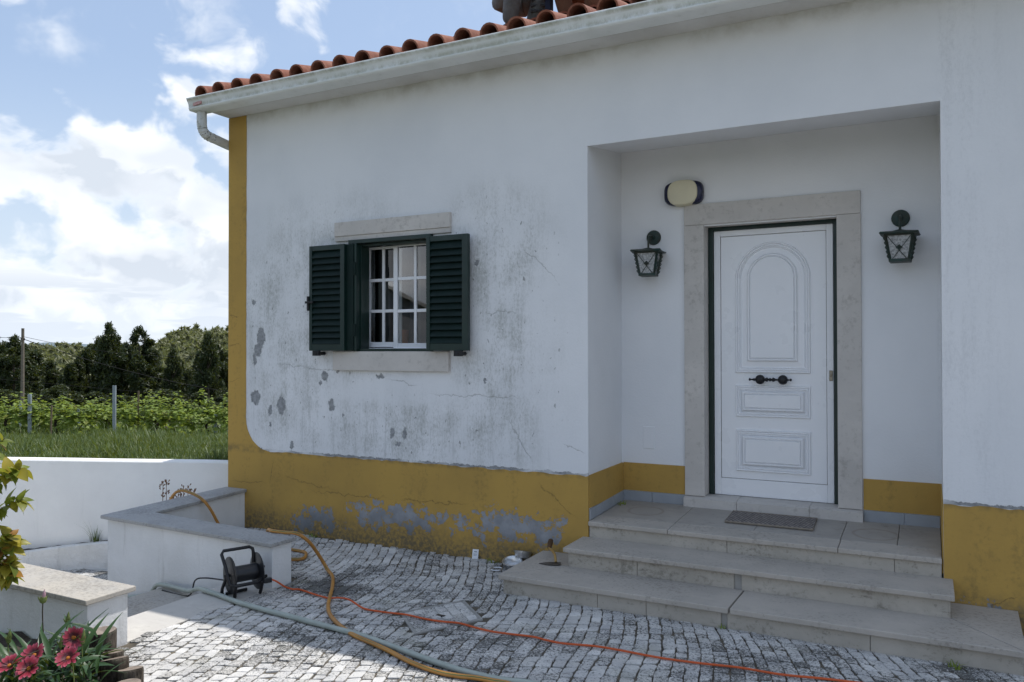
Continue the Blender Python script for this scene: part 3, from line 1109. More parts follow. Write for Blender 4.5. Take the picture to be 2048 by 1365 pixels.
# flower bed soil
b = MB(); vs = []; fs = []
nx_, ny_ = 60, 50
for i in range(nx_ + 1):
    for k in range(ny_ + 1):
        x = -8.4 + 5.3 * i / nx_; y = -6.5 + 3.7 * k / ny_
        z = .03 + .035 * mnoise.noise(Vector((x * 5, y * 5, 0))) + .02 * mnoise.noise(Vector((x * 17, y * 17, 1)))
        vs.append((x, y, z))
for i in range(nx_):
    for k in range(ny_):
        cx, cy = -8.4 + 5.3 * (i + .5) / nx_, -6.5 + 3.7 * (k + .5) / ny_
        if in_poly(Vector((cx, cy)), [BED[0] + Vector((0, .1)), Vector((-3.62, -2.95)), Vector((-3.45, -3.1)), Vector((-3.15, -3.6)), BED[4], BED[5], BED[6] + Vector((0, .1))]):
            fs.append((i * (ny_ + 1) + k, (i + 1) * (ny_ + 1) + k, (i + 1) * (ny_ + 1) + k + 1, i * (ny_ + 1) + k + 1))
b.add(vs, fs)
tag(b.build('flower_bed_soil', M['soil'], smooth=True), kind='structure')

# ================================================================== THE HOUSE
house = empty('house', (0, 0, 0))
tag(house, 'white rendered house with ochre plinth, clay tile eave and recessed porch', 'house')
XR = 3.6
# facade with the window opening and porch recess cut out
b = MB()
xs = [-6.04, -4.50, -3.67, -2.28, .075, XR]
zs = [-.75, .395, 1.675, 2.655, 3.23, 4.06]
for i in range(5):
    for k in range(5):
        if i == 1 and k == 2: continue
        if i == 3 and k in (0, 1, 2, 3): continue
        b.add([(xs[i], 0, zs[k]), (xs[i + 1], 0, zs[k]), (xs[i + 1], 0, zs[k + 1]), (xs[i], 0, zs[k + 1])], [(0, 1, 2, 3)])
# window reveal
for q in ([(-4.50, 0, 1.675), (-4.50, .3, 1.675), (-4.50, .3, 2.655), (-4.50, 0, 2.655)], [(-3.67, 0, 1.675), (-3.67, .3, 1.675), (-3.67, .3, 2.655), (-3.67, 0, 2.655)],
          [(-4.50, 0, 2.655), (-3.67, 0, 2.655), (-3.67, .3, 2.655), (-4.50, .3, 2.655)], [(-4.50, 0, 1.675), (-3.67, 0, 1.675), (-3.67, .3, 1.675), (-4.50, .3, 1.675)]):
    b.add(q, [(0, 1, 2, 3)])
# side, back and right walls
b.box(-6.04, -6.0, .001, 8.2, -.8, 4.3)
b.box(XR - .04, XR, .001, 8.2, -.8, 4.3)
b.box(-6.0, XR - .04, 8.16, 8.2, -.8, 4.3)
b.add([(-6.04, .001, 4.3), (-6.04, 8.2, 4.3), (-6.04, 4.1, 5.36)], [(0, 1, 2)])
b.add([(XR, .001, 4.3), (XR, 8.2, 4.3), (XR, 4.1, 5.36)], [(0, 1, 2)])
b.build('wall', M['plaster'], house, normals=False)
# porch recess
b = MB()
b.add([(-2.28, 0, .39), (-2.292, .78, .39), (-2.292, .78, 3.345), (-2.28, 0, 3.23)], [(0, 1, 2, 3)])
b.add([(.075, 0, .39), (.078, .78, .39), (.078, .78, 3.345), (.075, 0, 3.23)], [(3, 2, 1, 0)])
bx = [-2.292, -1.59, -.60, .078]
bz = [.39, 2.675, 3.345]
for i in range(3):
    for k in range(2):
        if i == 1 and k == 0: continue
        b.add([(bx[i], .78, bz[k]), (bx[i + 1], .78, bz[k]), (bx[i + 1], .78, bz[k + 1]), (bx[i], .78, bz[k + 1])], [(0, 1, 2, 3)])
b.add([(-2.28, 0, 3.23), (.075, 0, 3.23), (.078, .78, 3.345), (-2.292, .78, 3.345)], [(0, 1, 2, 3)])
b.build('porch_recess', M['plaster'], house, normals=False)


# ochre plinth and corner pilaster (one painted band)
def jag(x0, x1, z, amp=.006, step=.05):
    pts = []; n = int(abs(x1 - x0) / step)
    for i in range(n + 1):
        t = i / n
        pts.append((x0 + (x1 - x0) * t, z + random.uniform(-amp, amp)))
    return pts


b = MB()
arc = []
for k in range(9):
    an = math.pi + (math.pi / 2) * k / 8
    arc.append((-5.50 + .31 * math.cos(an) + random.uniform(-.006, .006), 1.045 + .315 * math.sin(an) + random.uniform(-.006, .006)))
poly = [(-6.043, -.75), (-6.043, 3.948), (-5.81, 3.948)]
poly += [(-5.81 + random.uniform(-.003, .003), z) for z in np.linspace(3.9, 1.10, 40)]
poly += arc + jag(-5.45, -2.30, .732)
poly += [(-2.279, .733), (-2.279, -.3)]
b.prism(poly, 'y', -.005, .012)
b.build('plinth', M['yellow'], house)
b = MB()
b.prism([(.076, -.3)] + [(.076, .732)] + jag(.12, XR, .732) + [(XR + .002, -.3)], 'y', -.005, .012)
b.build('plinth', M['yellow'], house)
b = MB()
b.box(-6.046, -6.03, .0125, 8.2, -.8, .73)
b.build('plinth', M['yellow'], house)
# porch bands
b = MB(); b.box(-2.292, -2.274, .0125, .772, .49, .738); b.box(-2.274, -1.752, .773, .785, .512, .742); b.build('porch_band', M['yellow'], house)
b = MB(); b.box(-.428, .069, .773, .785, .512, .738); b.box(.069, .085, .0125, .785, .30, .738); b.build('porch_band', M['yellow'], house)
# skirting tiles
for (x0, x1) in ((-2.272, -2.03), (-2.026, -1.754), (-.426, -.16), (-.156, .066)):
    b = MB(); b.box(x0, x1, .768, .786, .425, .5095); b.build('tile', M['blue_tile'], house, bevel=.003)
for (y0, y1) in ((.014, .26), (.264, .51), (.514, .766)):
    b = MB(); b.slab([(-2.29, y0, .482 + y0 * .036), (-2.268, y0, .482 + y0 * .036), (-2.268, y1, .482 + y1 * .036), (-2.29, y1, .482 + y1 * .036)], .082)
    b.build('tile', M['blue_tile'], house, bevel=.003)
# blank socket cover on the porch wall
b = MB(); b.box(-2.105, -2.008, .774, .79, .865, 1.05); b.build('socket_cover', M['plaster'], house, bevel=.004)

# eave: soffit, gutter, downpipe
b = MB(); b.box(-6.042, XR, -.205, -.0002, 3.951, 4.06); b.build('soffit', M['soffit'], house)
b = MB(); b.box(-6.042, XR, -.216, -.205, 3.965, 4.06); b.build('fascia', M['soffit'], house)
gp_ = [(-.398, 4.052), (-.403, 4.057), (-.409, 4.052), (-.408, 4.042), (-.400, 4.036), (-.389, 4.024), (-.381, 4.006), (-.377, 3.990), (-.376, 3.978), (-.381, 3.972),
       (-.384, 3.965), (-.381, 3.957), (-.374, 3.951), (-.366, 3.946), (-.222, 3.946), (-.218, 3.95), (-.218, 4.06), (-.221, 4.06), (-.222, 3.953), (-.362, 3.953), (-.371, 3.966), (-.371, 3.99), (-.379, 4.015), (-.392, 4.034)]
b = MB(); b.prism(gp_, 'x', -6.16, XR)
gut = b.build('gutter', M['gutter'], house)
b = MB(); b.prism([(-.409, 4.056), (-.40, 4.034), (-.382, 4.006), (-.377, 3.972), (-.370, 3.944), (-.219, 3.944), (-.219, 4.056)], 'x', -6.166, -6.16); b.build('end_cap', M['gutter'], gut)
b = MB()
b.prism([(-6.095, 4.003), (-5.99, 4.012), (-5.99, 3.985), (-6.095, 3.978)], 'y', -.3885, -.374)
b.build('sticker', M['red_print'], gut)
# square downpipe with a corrugated elbow
dp = []
for p in smoothpath([(-6.09, -.29, 3.947), (-6.09, -.29, 3.86), (-6.09, -.285, 3.80), (-6.09, -.262, 3.757), (-6.09, -.22, 3.735), (-6.09, -.13, 3.722), (-6.09, .03, 3.700), (-6.09, .11, 3.685), (-6.09, .13, 3.60), (-6.09, .13, 3.2), (-6.09, .13, .4)], 7):
    dp.append(p)
b = MB()
rr = []
for i, p in enumerate(dp):
    el_ = 14 <= i <= 34
    rr.append(.046 + (.0022 * (1 if i % 3 == 0 else -1) if el_ else 0))
b.tube(dp, rr, 10)
dn = b.build('downpipe', M['downpipe'], gut, smooth=True)
for i in range(15, 35, 3):
    p = dp[i]; t = (dp[i + 1] - dp[i - 1]).normalized()
    b = MB(); b.tube([p - t * .002, p + t * .002], .0478, 10); b.build('rib', M['black_plastic'] if i % 2 else M['downpipe'], dn)

# roof: deck, eave tiles one by one, the rest of the covering in one
PT = rad(16.2)


def roof_z(y):
    return 4.085 + (y + .3) * math.tan(PT)


RIDGE = 4.1
b = MB()
zt = roof_z(RIDGE)
for sgn in (0, 1):
    y0 = -.29 if sgn == 0 else 8.5
    b.add([(-6.13, y0, 4.075), (XR + .1, y0, 4.075), (XR + .1, RIDGE, zt), (-6.13, RIDGE, zt), (-6.13, y0, 4.02), (XR + .1, y0, 4.02), (XR + .1, RIDGE, zt - .06), (-6.13, RIDGE, zt - .06)],
          [(0, 1, 2, 3), (4, 7, 6, 5), (0, 4, 5, 1), (0, 3, 7, 4), (1, 5, 6, 2)])
roof = b.build('roof', M['tile'], house, normals=False)
CD = Vector((0, math.cos(PT), math.sin(PT)))
CU = Vector((0, -math.sin(PT), math.cos(PT)))


def tile_geo(r0, r1, L, th, up_=1, seg=9):
    vs = []; fs = []
    for (rr_, t) in ((r0, 0), (r1, L)):
        for k in range(seg + 1):
            an = math.pi * k / seg
            for q in (rr_, rr_ - th):
                p = Vector((math.cos(an) * q, 0, 0)) + CU * (math.sin(an) * q * up_) + CD * t
                vs.append(p[:])
    n = (seg + 1) * 2
    for k in range(seg):
        a = 2 * k
        fs += [(a, a + 2, n + a + 2, n + a), (a + 1, n + a + 1, n + a + 3, a + 3), (a, a + 1, a + 3, a + 2), (n + a, n + a + 2, n + a + 3, n + a + 1)]
    fs += [(0, n, n + 1, 1), (2 * seg, 2 * seg + 1, n + 2 * seg + 1, n + 2 * seg)]
    return vs, fs


cover_v, cover_f = tile_geo(.083, .066, .44, .014)
pan_v, pan_f = tile_geo(.066, .058, .44, .012, -1)
proto = MB().add(cover_v, cover_f).build('tile', M['tile'], roof, smooth=True)
protop = MB().add(pan_v, pan_f).build('tile', M['tile'], roof, smooth=True)
rest = MB()
ncol = int((XR + .1 + 6.1) / .2405)
for c in range(ncol):
    x = -6.085 + c * .2407 + random.uniform(-.006, .006)
    for r in range(13):
        j = Vector((random.uniform(-.004, .004), random.uniform(-.007, .007), random.uniform(-.003, .003)))
        base = Vector((x, -.315, 4.100)) + CD * (.345 * r) + CU * (.012 * (r > 0)) + j
        pb = Vector((x + .12, -.285, 4.118)) + CD * (.345 * r) + j
        if r == 0:
            for (pr_, loc) in ((proto, base), (protop, pb)):
                o = pr_ if c == 0 else pr_.copy()
                if c: COL.objects.link(o)
                o.location = loc
                o.rotation_euler = (random.uniform(-.01, .01), random.uniform(-.03, .03), random.uniform(-.02, .02))
        else:
            rest.add([tuple(Vector(v) + base) for v in cover_v], cover_f)
            rest.add([tuple(Vector(v) + pb) for v in pan_v], pan_f)
tag(rest.build('roof_tiles', M['tile'], roof, smooth=True, normals=False), kind='stuff')
# bits of mortar and foil between the eave tiles
b = MB()
for c in (0, 2, 5, 8, 9, 12, 15):
    x = -5.965 + c * .2407
    b.box(x - .02, x + .035, -.335, -.31, 4.06, 4.083 + random.uniform(0, .012))
b.build('mortar', M['cement'], roof)

# ------------------------------------------------------------------ window with shutters
win = MB()
win.box(-4.498, -3.672, .115, .215, 1.677, 1.705); win.box(-4.498, -3.672, .115, .215, 2.632, 2.653)
win.box(-4.498, -4.53 + .045, .115, .215, 1.705, 2.632); win.box(-3.70, -3.672, .115, .215, 1.705, 2.632)
window = win.build('window', M['white_alu'], house, bevel=.003)


def sash(x0, x1, y, z0, z1, nx=2, nz=3, fl=.042, fr=.042):
    b = MB()
    b.box(x0, x0 + fl, y, y + .03, z0, z1); b.box(x1 - fr, x1, y, y + .03, z0, z1)
    b.box(x0 + fl, x1 - fr, y, y + .03, z0, z0 + .045); b.box(x0 + fl, x1 - fr, y, y + .03, z1 - .04, z1)
    s_ = b.build('sash', M['white_alu'], window, bevel=.004)
    gx0, gx1, gz0, gz1 = x0 + fl, x1 - fr, z0 + .045, z1 - .04
    m = MB()
    for i in range(1, nx):
        x = gx0 + (gx1 - gx0) * i / nx
        m.box(x - .0135, x + .0135, y + .004, y + .024, gz0, gz1)
    for k in range(1, nz):
        z = gz0 + (gz1 - gz0) * k / nz
        for i in range(nx):
            xa = gx0 + (gx1 - gx0) * i / nx + (.0135 if i else 0); xb = gx0 + (gx1 - gx0) * (i + 1) / nx - (.0135 if i < nx - 1 else 0)
            m.box(xa, xb, y + .004, y + .024, z - .0135, z + .0135)
    m.build('muntin', M['white_alu'], s_, bevel=.002)
    for i in range(nx):
        for k in range(nz):
            xa = gx0 + (gx1 - gx0) * i / nx; xb = gx0 + (gx1 - gx0) * (i + 1) / nx
            za = gz0 + (gz1 - gz0) * k / nz; zb = gz0 + (gz1 - gz0) * (k + 1) / nz
            p = MB(); p.add([(xa, y + .014, za), (xb, y + .014, za), (xb, y + .014, zb), (xa, y + .014, zb)], [(0, 1, 2, 3)])
            p.build('pane', M['glass'], s_)


sash(-4.50, -4.125, .165, 1.712, 2.628)
sash(-4.172, -3.715, .125, 1.700, 2.634, fl=.045)
# room behind the glass
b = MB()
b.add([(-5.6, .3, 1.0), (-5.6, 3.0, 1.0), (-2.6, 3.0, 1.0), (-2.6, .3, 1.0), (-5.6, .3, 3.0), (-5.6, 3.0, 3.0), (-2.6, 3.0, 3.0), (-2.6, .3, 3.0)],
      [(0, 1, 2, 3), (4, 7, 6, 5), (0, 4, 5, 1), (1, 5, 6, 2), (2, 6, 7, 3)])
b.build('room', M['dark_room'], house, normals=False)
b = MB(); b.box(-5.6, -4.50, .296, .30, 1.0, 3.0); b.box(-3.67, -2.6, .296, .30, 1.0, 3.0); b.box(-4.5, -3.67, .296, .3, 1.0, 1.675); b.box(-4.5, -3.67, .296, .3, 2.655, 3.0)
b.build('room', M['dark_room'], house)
# curtains
for (x0, x1, y_) in ((-4.52, -4.40, .40), (-4.20, -4.08, .42), (-3.86, -3.66, .40)):
    vs = []; fs = []
    n = 24
    for i in range(n + 1):
        x = x0 + (x1 - x0) * i / n
        yy = y_ + .018 * math.sin(i * 1.3)
        vs += [(x, yy, 1.55), (x, yy, 2.9)]
    for i in range(n):
        fs.append((2 * i, 2 * i + 2, 2 * i + 3, 2 * i + 1))
    tag(MB().add(vs, fs).build('curtain', M['curtain'], smooth=True, normals=False),
        {(-4.52): 'grey curtain edge behind the left panes of the shuttered window', (-4.2): 'pale curtain strip hanging behind the middle stile of the shuttered window'}.get(x0, 'pale curtain hanging behind the right sash beside the open shutter'), 'curtain', 'curtains inside the window')
b = MB(); b.box(-4.50, -4.05, .30, .52, 1.60, 1.68); b.build('window_board', M['white_alu'], house)
b = MB(); b.lathe([(.05, 1.68), (.062, 1.69), (.068, 1.80), (.072, 1.87), (.066, 1.872), (.06, 1.80)], (-4.30, .42, 0), seg=20)
tag(b.build('pot', M['terracotta'], smooth=True), 'plain orange pot standing inside on the window board behind the glass', 'pot')

# stone lintel and sill
b = MB(); b.box(-4.705, -3.49, -.03, .01, 2.700, 2.825); b.build('lintel', M['limestone'], house, bevel=.003)
b = MB(); b.box(-4.705, -3.49, -.022, .01, 2.657, 2.699); b.build('lintel', M['limestone'], house, bevel=.002)
b = MB(); b.box(-4.72, -3.50, -.035, .05, 1.506, 1.674); b.build('window_sill', M['limestone'], house, bevel=.003)
# green fixed frame
b = MB()
b.box(-4.535, -3.67, -.045, .0, 2.622, 2.656); b.box(-4.465, -4.437, -.055, .112, 1.678, 2.621)
b.box(-3.70, -3.672, -.030, .112, 1.678, 2.621); b.box(-4.437, -3.70, -.02, .112, 1.677, 1.699)
b.box(-4.437, -3.70, .02, .112, 2.60, 2.621)
b.box(-4.437, -4.425, .0, .112, 1.70, 2.60)
sf = b.build('shutter_frame', M['green'], house, bevel=.002)
for z in (2.40, 1.86):
    b = MB(); b.tube([(-4.448, -.062, z - .055), (-4.448, -.062, z + .055)], .012, 8); b.box(-4.50, -4.45, -.06, -.054, z - .05, z + .05)
    b.build('hinge', M['green_dark'], sf)


def shutter(x0, x1, y, z0, z1, ls, rs):
    b = MB()
    b.box(x0, x0 + ls, y - .02, y + .02, z0, z1); b.box(x1 - rs, x1, y - .02, y + .02, z0, z1)
    b.box(x0 + ls, x1 - rs, y - .017, y + .017, z0, z0 + .07); b.box(x0 + ls, x1 - rs, y - .017, y + .017, z1 - .045, z1)
    sh = b.build('shutter', M['green'], house, bevel=.003)
    n = 15
    za, zb = z0 + .07, z1 - .045
    me = None
    for k in range(n):
        zc = za + (zb - za) * (k + .5) / n
        if me is None:
            s_ = MB()
            w = (x1 - rs) - (x0 + ls)
            pr = [(-.024, -.036), (-.019, -.040), (.017, .030), (.012, .034)]
            s_.prism([(a_, c_) for a_, c_ in pr], 'x', -w / 2, w / 2)
            o = s_.build('slat', M['green_dark'], sh)
            me = o.data
        else:
            o = bpy.data.objects.new('slat', me); COL.objects.link(o); o.parent = sh
        o.location = ((x0 + ls + x1 - rs) / 2, y + .002, zc)
    return sh


shl = shutter(-4.94, -4.54, -.075, 1.68, 2.62, .032, .045)
shr = shutter(-3.68, -3.28, -.075, 1.68, 2.625, .036, .055)
b = MB(); b.box(-4.54, -4.462, -.066, -.03, 1.682, 2.618); b.build('hinge_stile', M['green_dark'], shl, bevel=.002)
b = MB(); b.box(-4.955, -4.935, -.11, -.06, 2.04, 2.17); b.box(-4.97, -4.88, -.118, -.1, 2.105, 2.125); b.build('latch', M['black_metal'], shl, bevel=.003)
for (x, sh_) in ((-4.84, shl), (-3.36, shr)):
    b = MB(); b.tube([(x, -.0, 1.655), (x, -.13, 1.655)], .016, 10); b.box(x - .035, x + .035, -.125, -.09, 1.635, 1.68); b.build('shutter_stay', M['black_metal'], sh_, bevel=.003)

# ------------------------------------------------------------------ front door
b = MB(); b.box(-1.75, -.436, .758, .80, 2.688, 2.856); ds = b.build('door_surround', M['limestone'], house, bevel=.003)
for (x0, x1) in ((-1.75, -1.59), (-.60, -.434)):
    b = MB(); b.box(x0, x1, .758, .93, .512, 2.686); b.build('jamb', M['limestone'], ds, bevel=.003)
b = MB(); b.box(-1.59, -.60, .80, .93, 2.680, 2.70); b.build('lintel_soffit', M['limestone'], ds)
for (x0, x1) in ((-1.752, -1.335), (-1.332, -.80), (-.797, -.43)):
    b = MB(); b.slab([(x0, .722, .495), (x1, .722, .495), (x1, .775, .509), (x0, .775, .509)], .10); b.box(x0, x1, .7755, .98, .41, .5095)
    b.build('threshold', M['limestone'], ds)
b = MB(); b.box(-1.589, -1.549, .90, .96, .512, 2.679); b.box(-.637, -.601, .90, .96, .512, 2.679); b.box(-1.549, -.637, .90, .96, 2.650, 2.679)
b.build('door_frame', M['green'], house, bevel=.002)
YD = .925
b = MB()
b.box(-1.546, -1.495, YD - .012, YD + .035, .513, 2.648); b.box(-.689, -.640, YD - .012, YD + .035, .513, 2.648)
b.box(-1.495, -.689, YD - .012, YD + .035, 2.602, 2.648); b.box(-1.495, -.689, YD - .012, YD + .035, .513, .648)
door = b.build('door', M['white_alu'], house, bevel=.004)
b = MB(); b.box(-1.50, -.684, YD + .006, YD + .035, .64, 2.606); b.build('panel_gap', M['mat_edge'], door)
b = MB(); b.box(-1.491, -.693, YD - .002, YD + .03, .652, 2.598); b.build('panel', M['white_alu'], door, bevel=.002)
PROF = [(0, 0), (.006, -.007), (.013, -.007), (.018, -.002), (.024, -.006), (.030, -.006), (.036, -.001), (.042, -.0045), (.048, .0)]


def moulding(kind, x0, x1, z0, z1, raised=None):
    """loft nested rings; offsets inward with a depth profile (negative = proud)"""
    prof = list(PROF)
    if raised:
        prof += [(raised - .04, -.003), (raised - .028, -.012), (raised - .02, -.012), (raised - .014, -.007), (raised - .008, -.013), (raised, -.013)]
    rings = []
    for off, dep in prof:
        a0, a1, c0, c1 = x0 + off, x1 - off, z0 + off, z1 - off
        y = YD - .0025 + dep * 2.2
        if kind == 'rect':
            rings.append([(a0, y, c0), (a1, y, c0), (a1, y, c1), (a0, y, c1)])
        else:
            r = (a1 - a0) / 2; cx = (x0 + x1) / 2; zc = z1 - (x1 - x0) / 2
            rg = [(a0, y, c0), (a1, y, c0)]
            for k in range(25):
                an = math.pi * k / 24
                rg.append((cx + r * math.cos(an), y, zc + r * math.sin(an)))
            rings.append(rg)
    n = len(rings[0]); vs = [p for r in rings for p in r]; fs = []
    for i in range(len(rings) - 1):
        for k in range(n):
            l = (k + 1) % n
            fs.append((i * n + k, i * n + l, (i + 1) * n + l, (i + 1) * n + k))
    if raised:
        fs.append(tuple((len(rings) - 1) * n + k for k in range(n)))
    MB().add(vs, fs).build('moulding', M['white_alu'], door)


moulding('arch', -1.376, -.806, 1.498, 2.538, .13)
moulding('rect', -1.376, -.806, 1.148, 1.401, .085)
moulding('rect', -1.376, -.806, .713, 1.047, .088)
b = MB()
b.lathe([(.004, 0), (.011, .004), (.011, .012), (.005, .016), (.008, .034), (.013, .042), (.008, .05), (.006, .062), (.008, .12), (.016, .135), (.018, .142), (.008, .15), (.014, .163), (.008, .176), (.018, .184), (.016, .191),
         (.008, .206), (.006, .264), (.008, .276), (.013, .284), (.008, .292), (.005, .31), (.011, .314), (.011, .322), (.004, .326)], (-1.263, YD - .062, 1.449), (1, 0, 0), 12)
for x in (-1.178, -1.006):
    b.lathe([(.006, 0), (.026, .006), (.036, .02), (.038, .034), (.030, .046), (.014, .052), (.012, .07)], (x, YD - .085, 1.449), (0, 1, 0), 20)
b.build('handle', M['black_metal'], door, smooth=True)
b = MB(); b.box(-.672, -.646, YD - .02, YD - .012, 1.445, 1.525); b.lathe([(.011, 0), (.011, .006), (.006, .008)], (-.659, YD - .0205, 1.49), (0, -1, 0), 14)
b.build('lock', M['brass_dull'], door, bevel=.003)

# ------------------------------------------------------------------ porch steps
steps = empty('porch_steps', (0, 0, 0))
tag(steps, 'three worn limestone steps rising to the front door', 'steps')


def piece(name, pts, th, mat, bev=.006):
    b = MB(); b.slab(pts, th)
    return b.build(name, mat, steps, bevel=bev)


def zp(y):
    return .396 + .043 * y


ny = -.018
# top slab edge strip in three stones, floor slabs behind
for (x0, x1) in ((-2.276, -1.668), (-1.665, -.532), (-.529, .066)):
    piece('edge_slab', [(x0, ny, zp(ny)), (x1, ny, zp(ny)), (x1, .20, zp(.2)), (x0, .20, zp(.2))], .034, M['step_stone'])
for (x0, x1) in ((-2.268, -1.672), (-1.669, -1.108), (-1.105, -.536), (-.533, -.19), (-.187, .066)):
    piece('floor_slab', [(x0, .203, zp(.203)), (x1, .203, zp(.203)), (x1, .77, zp(.77)), (x0, .77, zp(.77))], .04, M['floor_tile'], .003)
b = MB(); b.box(-2.274, .064, .02, .76, .10, .362); b.build('core', M['cement'], steps)
for (x0, x1) in ((-2.274, -1.25), (-1.247, -.2), (-.197, .064)):
    b = MB(); b.box(x0, x1, .004, .02, .27, .361); b.build('riser', M['riser_stone'], steps, bevel=.002)
# middle step
for (x0, x1) in ((-2.325, .125),):
    piece('tread', [(x0, -.376, .273), (x1, -.376, .273), (x1, .002, .276), (x0, .002, .276)], .034, M['step_stone'])
b = MB(); b.box(-2.285, .088, -.325, .0, .0, .239); b.build('core', M['cement'], steps)
for (x0, x1) in ((-2.292, -1.784), (-1.781, -1.128), (-1.078, .094)):
    b = MB(); b.box(x0, x1, -.341, -.325, .128, .2385); b.build('riser', M['riser_stone'], steps, bevel=.002)
for (x0, x1) in ((-2.301, -2.2855), (.0885, .104)):
    b = MB(); b.box(x0, x1, -.335, -.006, .128, .2385); b.build('riser', M['riser_stone'], steps, bevel=.002)
# lowest step: mitred corner stones
F0 = -.742
piece('tread', [(-2.652, F0, .133), (-1.078, F0 - .004, .133), (-1.07, -.33, .134), (-2.30, -.33, .134)], .036, M['step_stone'])
piece('tread', [(-1.068, F0 - .004, .133), (.436, F0 - .006, .133), (.10, -.33, .134), (-1.06, -.33, .134)], .036, M['step_stone'])
piece('tread', [(-2.652, F0 + .003, .133), (-2.303, -.327, .134), (-2.302, -.006, .134), (-2.655, -.006, .134)], .036, M['step_stone'])
piece('tread', [(.438, F0, .133), (.462, -.006, .133), (.105, -.006, .134), (.104, -.327, .134)], .036, M['step_stone'])
b = MB(); b.box(-2.60, .41, -.695, -.006, -.1, .097); b.build('core', M['cement'], steps)
for (x0, x1) in ((-2.618, -1.93), (-1.927, -1.60), (-1.597, -1.127), (-1.088, -.3), (-.297, .424)):
    b = MB(); b.box(x0, x1, -.711, -.695, -.03, .0965); b.build('riser', M['riser_stone'], steps, bevel=.002)
for (x0, x1) in ((-2.63, -2.6005), (.4105, .44)):
    b = MB(); b.box(x0, x1, -.705, -.006, -.03, .0965); b.build('riser', M['riser_stone'], steps, bevel=.002)

# doormat
b = MB(); b.slab([(-1.335, .335, .4245), (-.725, .335, .4245), (-.738, .668, .4385), (-1.345, .668, .4385)], .010)
dm = b.build('doormat', M['doormat'])
tag(dm, 'brown woven doormat lying on the porch slabs before the door', 'doormat')
b = MB(); b.tube([(-1.335, .335, .4215), (-.725, .335, .4215), (-.738, .668, .4355), (-1.345, .668, .4355)], .0085, 6, closed=True); b.build('binding', M['mat_edge'], dm)

nb_ = empty('neighbour_house', (-17.3, -12.9, 0), rad(-43))
tag(nb_, 'grey gabled house across the yard, seen only mirrored in the window panes', 'house')
b = MB(); b.prism([(-3.2, -.5), (3.2, -.5), (3.2, 3.0), (0, 4.5), (-3.2, 3.0)], 'y', -4, 2.9); b.build('wall', M['shaded_wall'], nb_)
b = MB()
for sx in (-1, 1):
    b.add([(0, 3.15, 4.62), (3.5 * sx, 3.15, 2.98), (3.5 * sx, -4.2, 2.98), (0, -4.2, 4.62), (0, 3.15, 4.52), (3.5 * sx, 3.15, 2.88), (3.5 * sx, -4.2, 2.88), (0, -4.2, 4.52)], [(0, 1, 2, 3), (4, 5, 6, 7), (0, 1, 5, 4), (1, 2, 6, 5), (3, 2, 6, 7)])
b.build('roof', M['cement'], nb_)
for x_ in (-1.7, 1.9):
    b = MB(); b.box(x_ - .45, x_ + .45, 2.86, 2.93, 1.1, 2.3); b.build('window', M['green_dark'], nb_)

# ================================================================== LOW WALLS
def wall_thing(name, label, cat, body, body_mat, caps, cap_mat, capth=.03, group=None):
    r = empty(name, (0, 0, 0)); tag(r, label, cat, group)
    for pts, th in body:
        MB().slab(pts, th).build('wall_body', body_mat, r, bevel=.004)
    for pts in caps:
        MB().slab(pts, capth).build('coping', cap_mat, r, bevel=.005)
    return r


# L-shaped wall from the house corner
lw = wall_thing('low_wall', 'white L shaped low wall with grey stone coping joined to the house corner', 'low wall',
                [([(-6.045, -1.285, .292), (-5.82, -1.285, .292), (-5.82, -.003, .328), (-6.045, -.003, .328)], 1.2),
                 ([(-5.8195, -1.292, .292), (-4.135, -1.368, .292), (-4.135, -1.175, .292), (-5.8195, -1.06, .292)], 1.2)],
                M['low_white'],
                [[(-6.09, -1.318, .322), (-5.792, -1.026, .322), (-5.792, -.006, .357), (-6.065, -.006, .359)],
                 [(-6.088, -1.322, .322), (-4.11, -1.402, .322), (-4.106, -1.155, .322), (-5.790, -1.029, .322)]],
                M['cap_stone'], .029)
# detached low wall beside the flower bed
pw = wall_thing('low_wall', 'white low wall with weathered warm stone coping behind the flower bed', 'low wall',
                [([(-8.6, -2.785, .290), (-4.112, -2.785, .290), (-4.112, -2.535, .290), (-8.6, -2.535, .290)], 1.2)],
                M['low_white'],
                [[(-8.6, -2.812, .320), (-6.2, -2.812, .320), (-6.2, -2.500, .320), (-8.6, -2.500, .320)],
                 [(-6.197, -2.812, .320), (-4.088, -2.812, .320), (-4.088, -2.498, .320), (-6.197, -2.500, .320)]],
                M['cap_warm'], .030)
# garden wall toward the field
b = MB()
A = WP + WT * -9; B = Vector((-6.05, WP.y + (WT.y / WT.x) * (-6.05 - WP.x), 0))
n_ = 46
vs = []; fs = []
for i in range(n_ + 1):
    p = A.lerp(B, i / n_)
    for q, z in ((p, -1.3), (p, .508), (p + WN * .012, .52), (p + WN * .165, .522), (p + WN * .18, .51), (p + WN * .18, -1.3)):
        vs.append((q.x, q.y, z + (.004 * mnoise.noise(Vector((i * .7, z, 0))) if z > 0 else 0)))
for i in range(n_):
    for k in range(5):
        fs.append((i * 6 + k, (i + 1) * 6 + k, (i + 1) * 6 + k + 1, i * 6 + k + 1))
b.add(vs, fs)
gw = b.build('garden_wall', M['garden_white'])
tag(gw, 'long plain white garden wall in front of the grassy vineyard', 'garden wall')
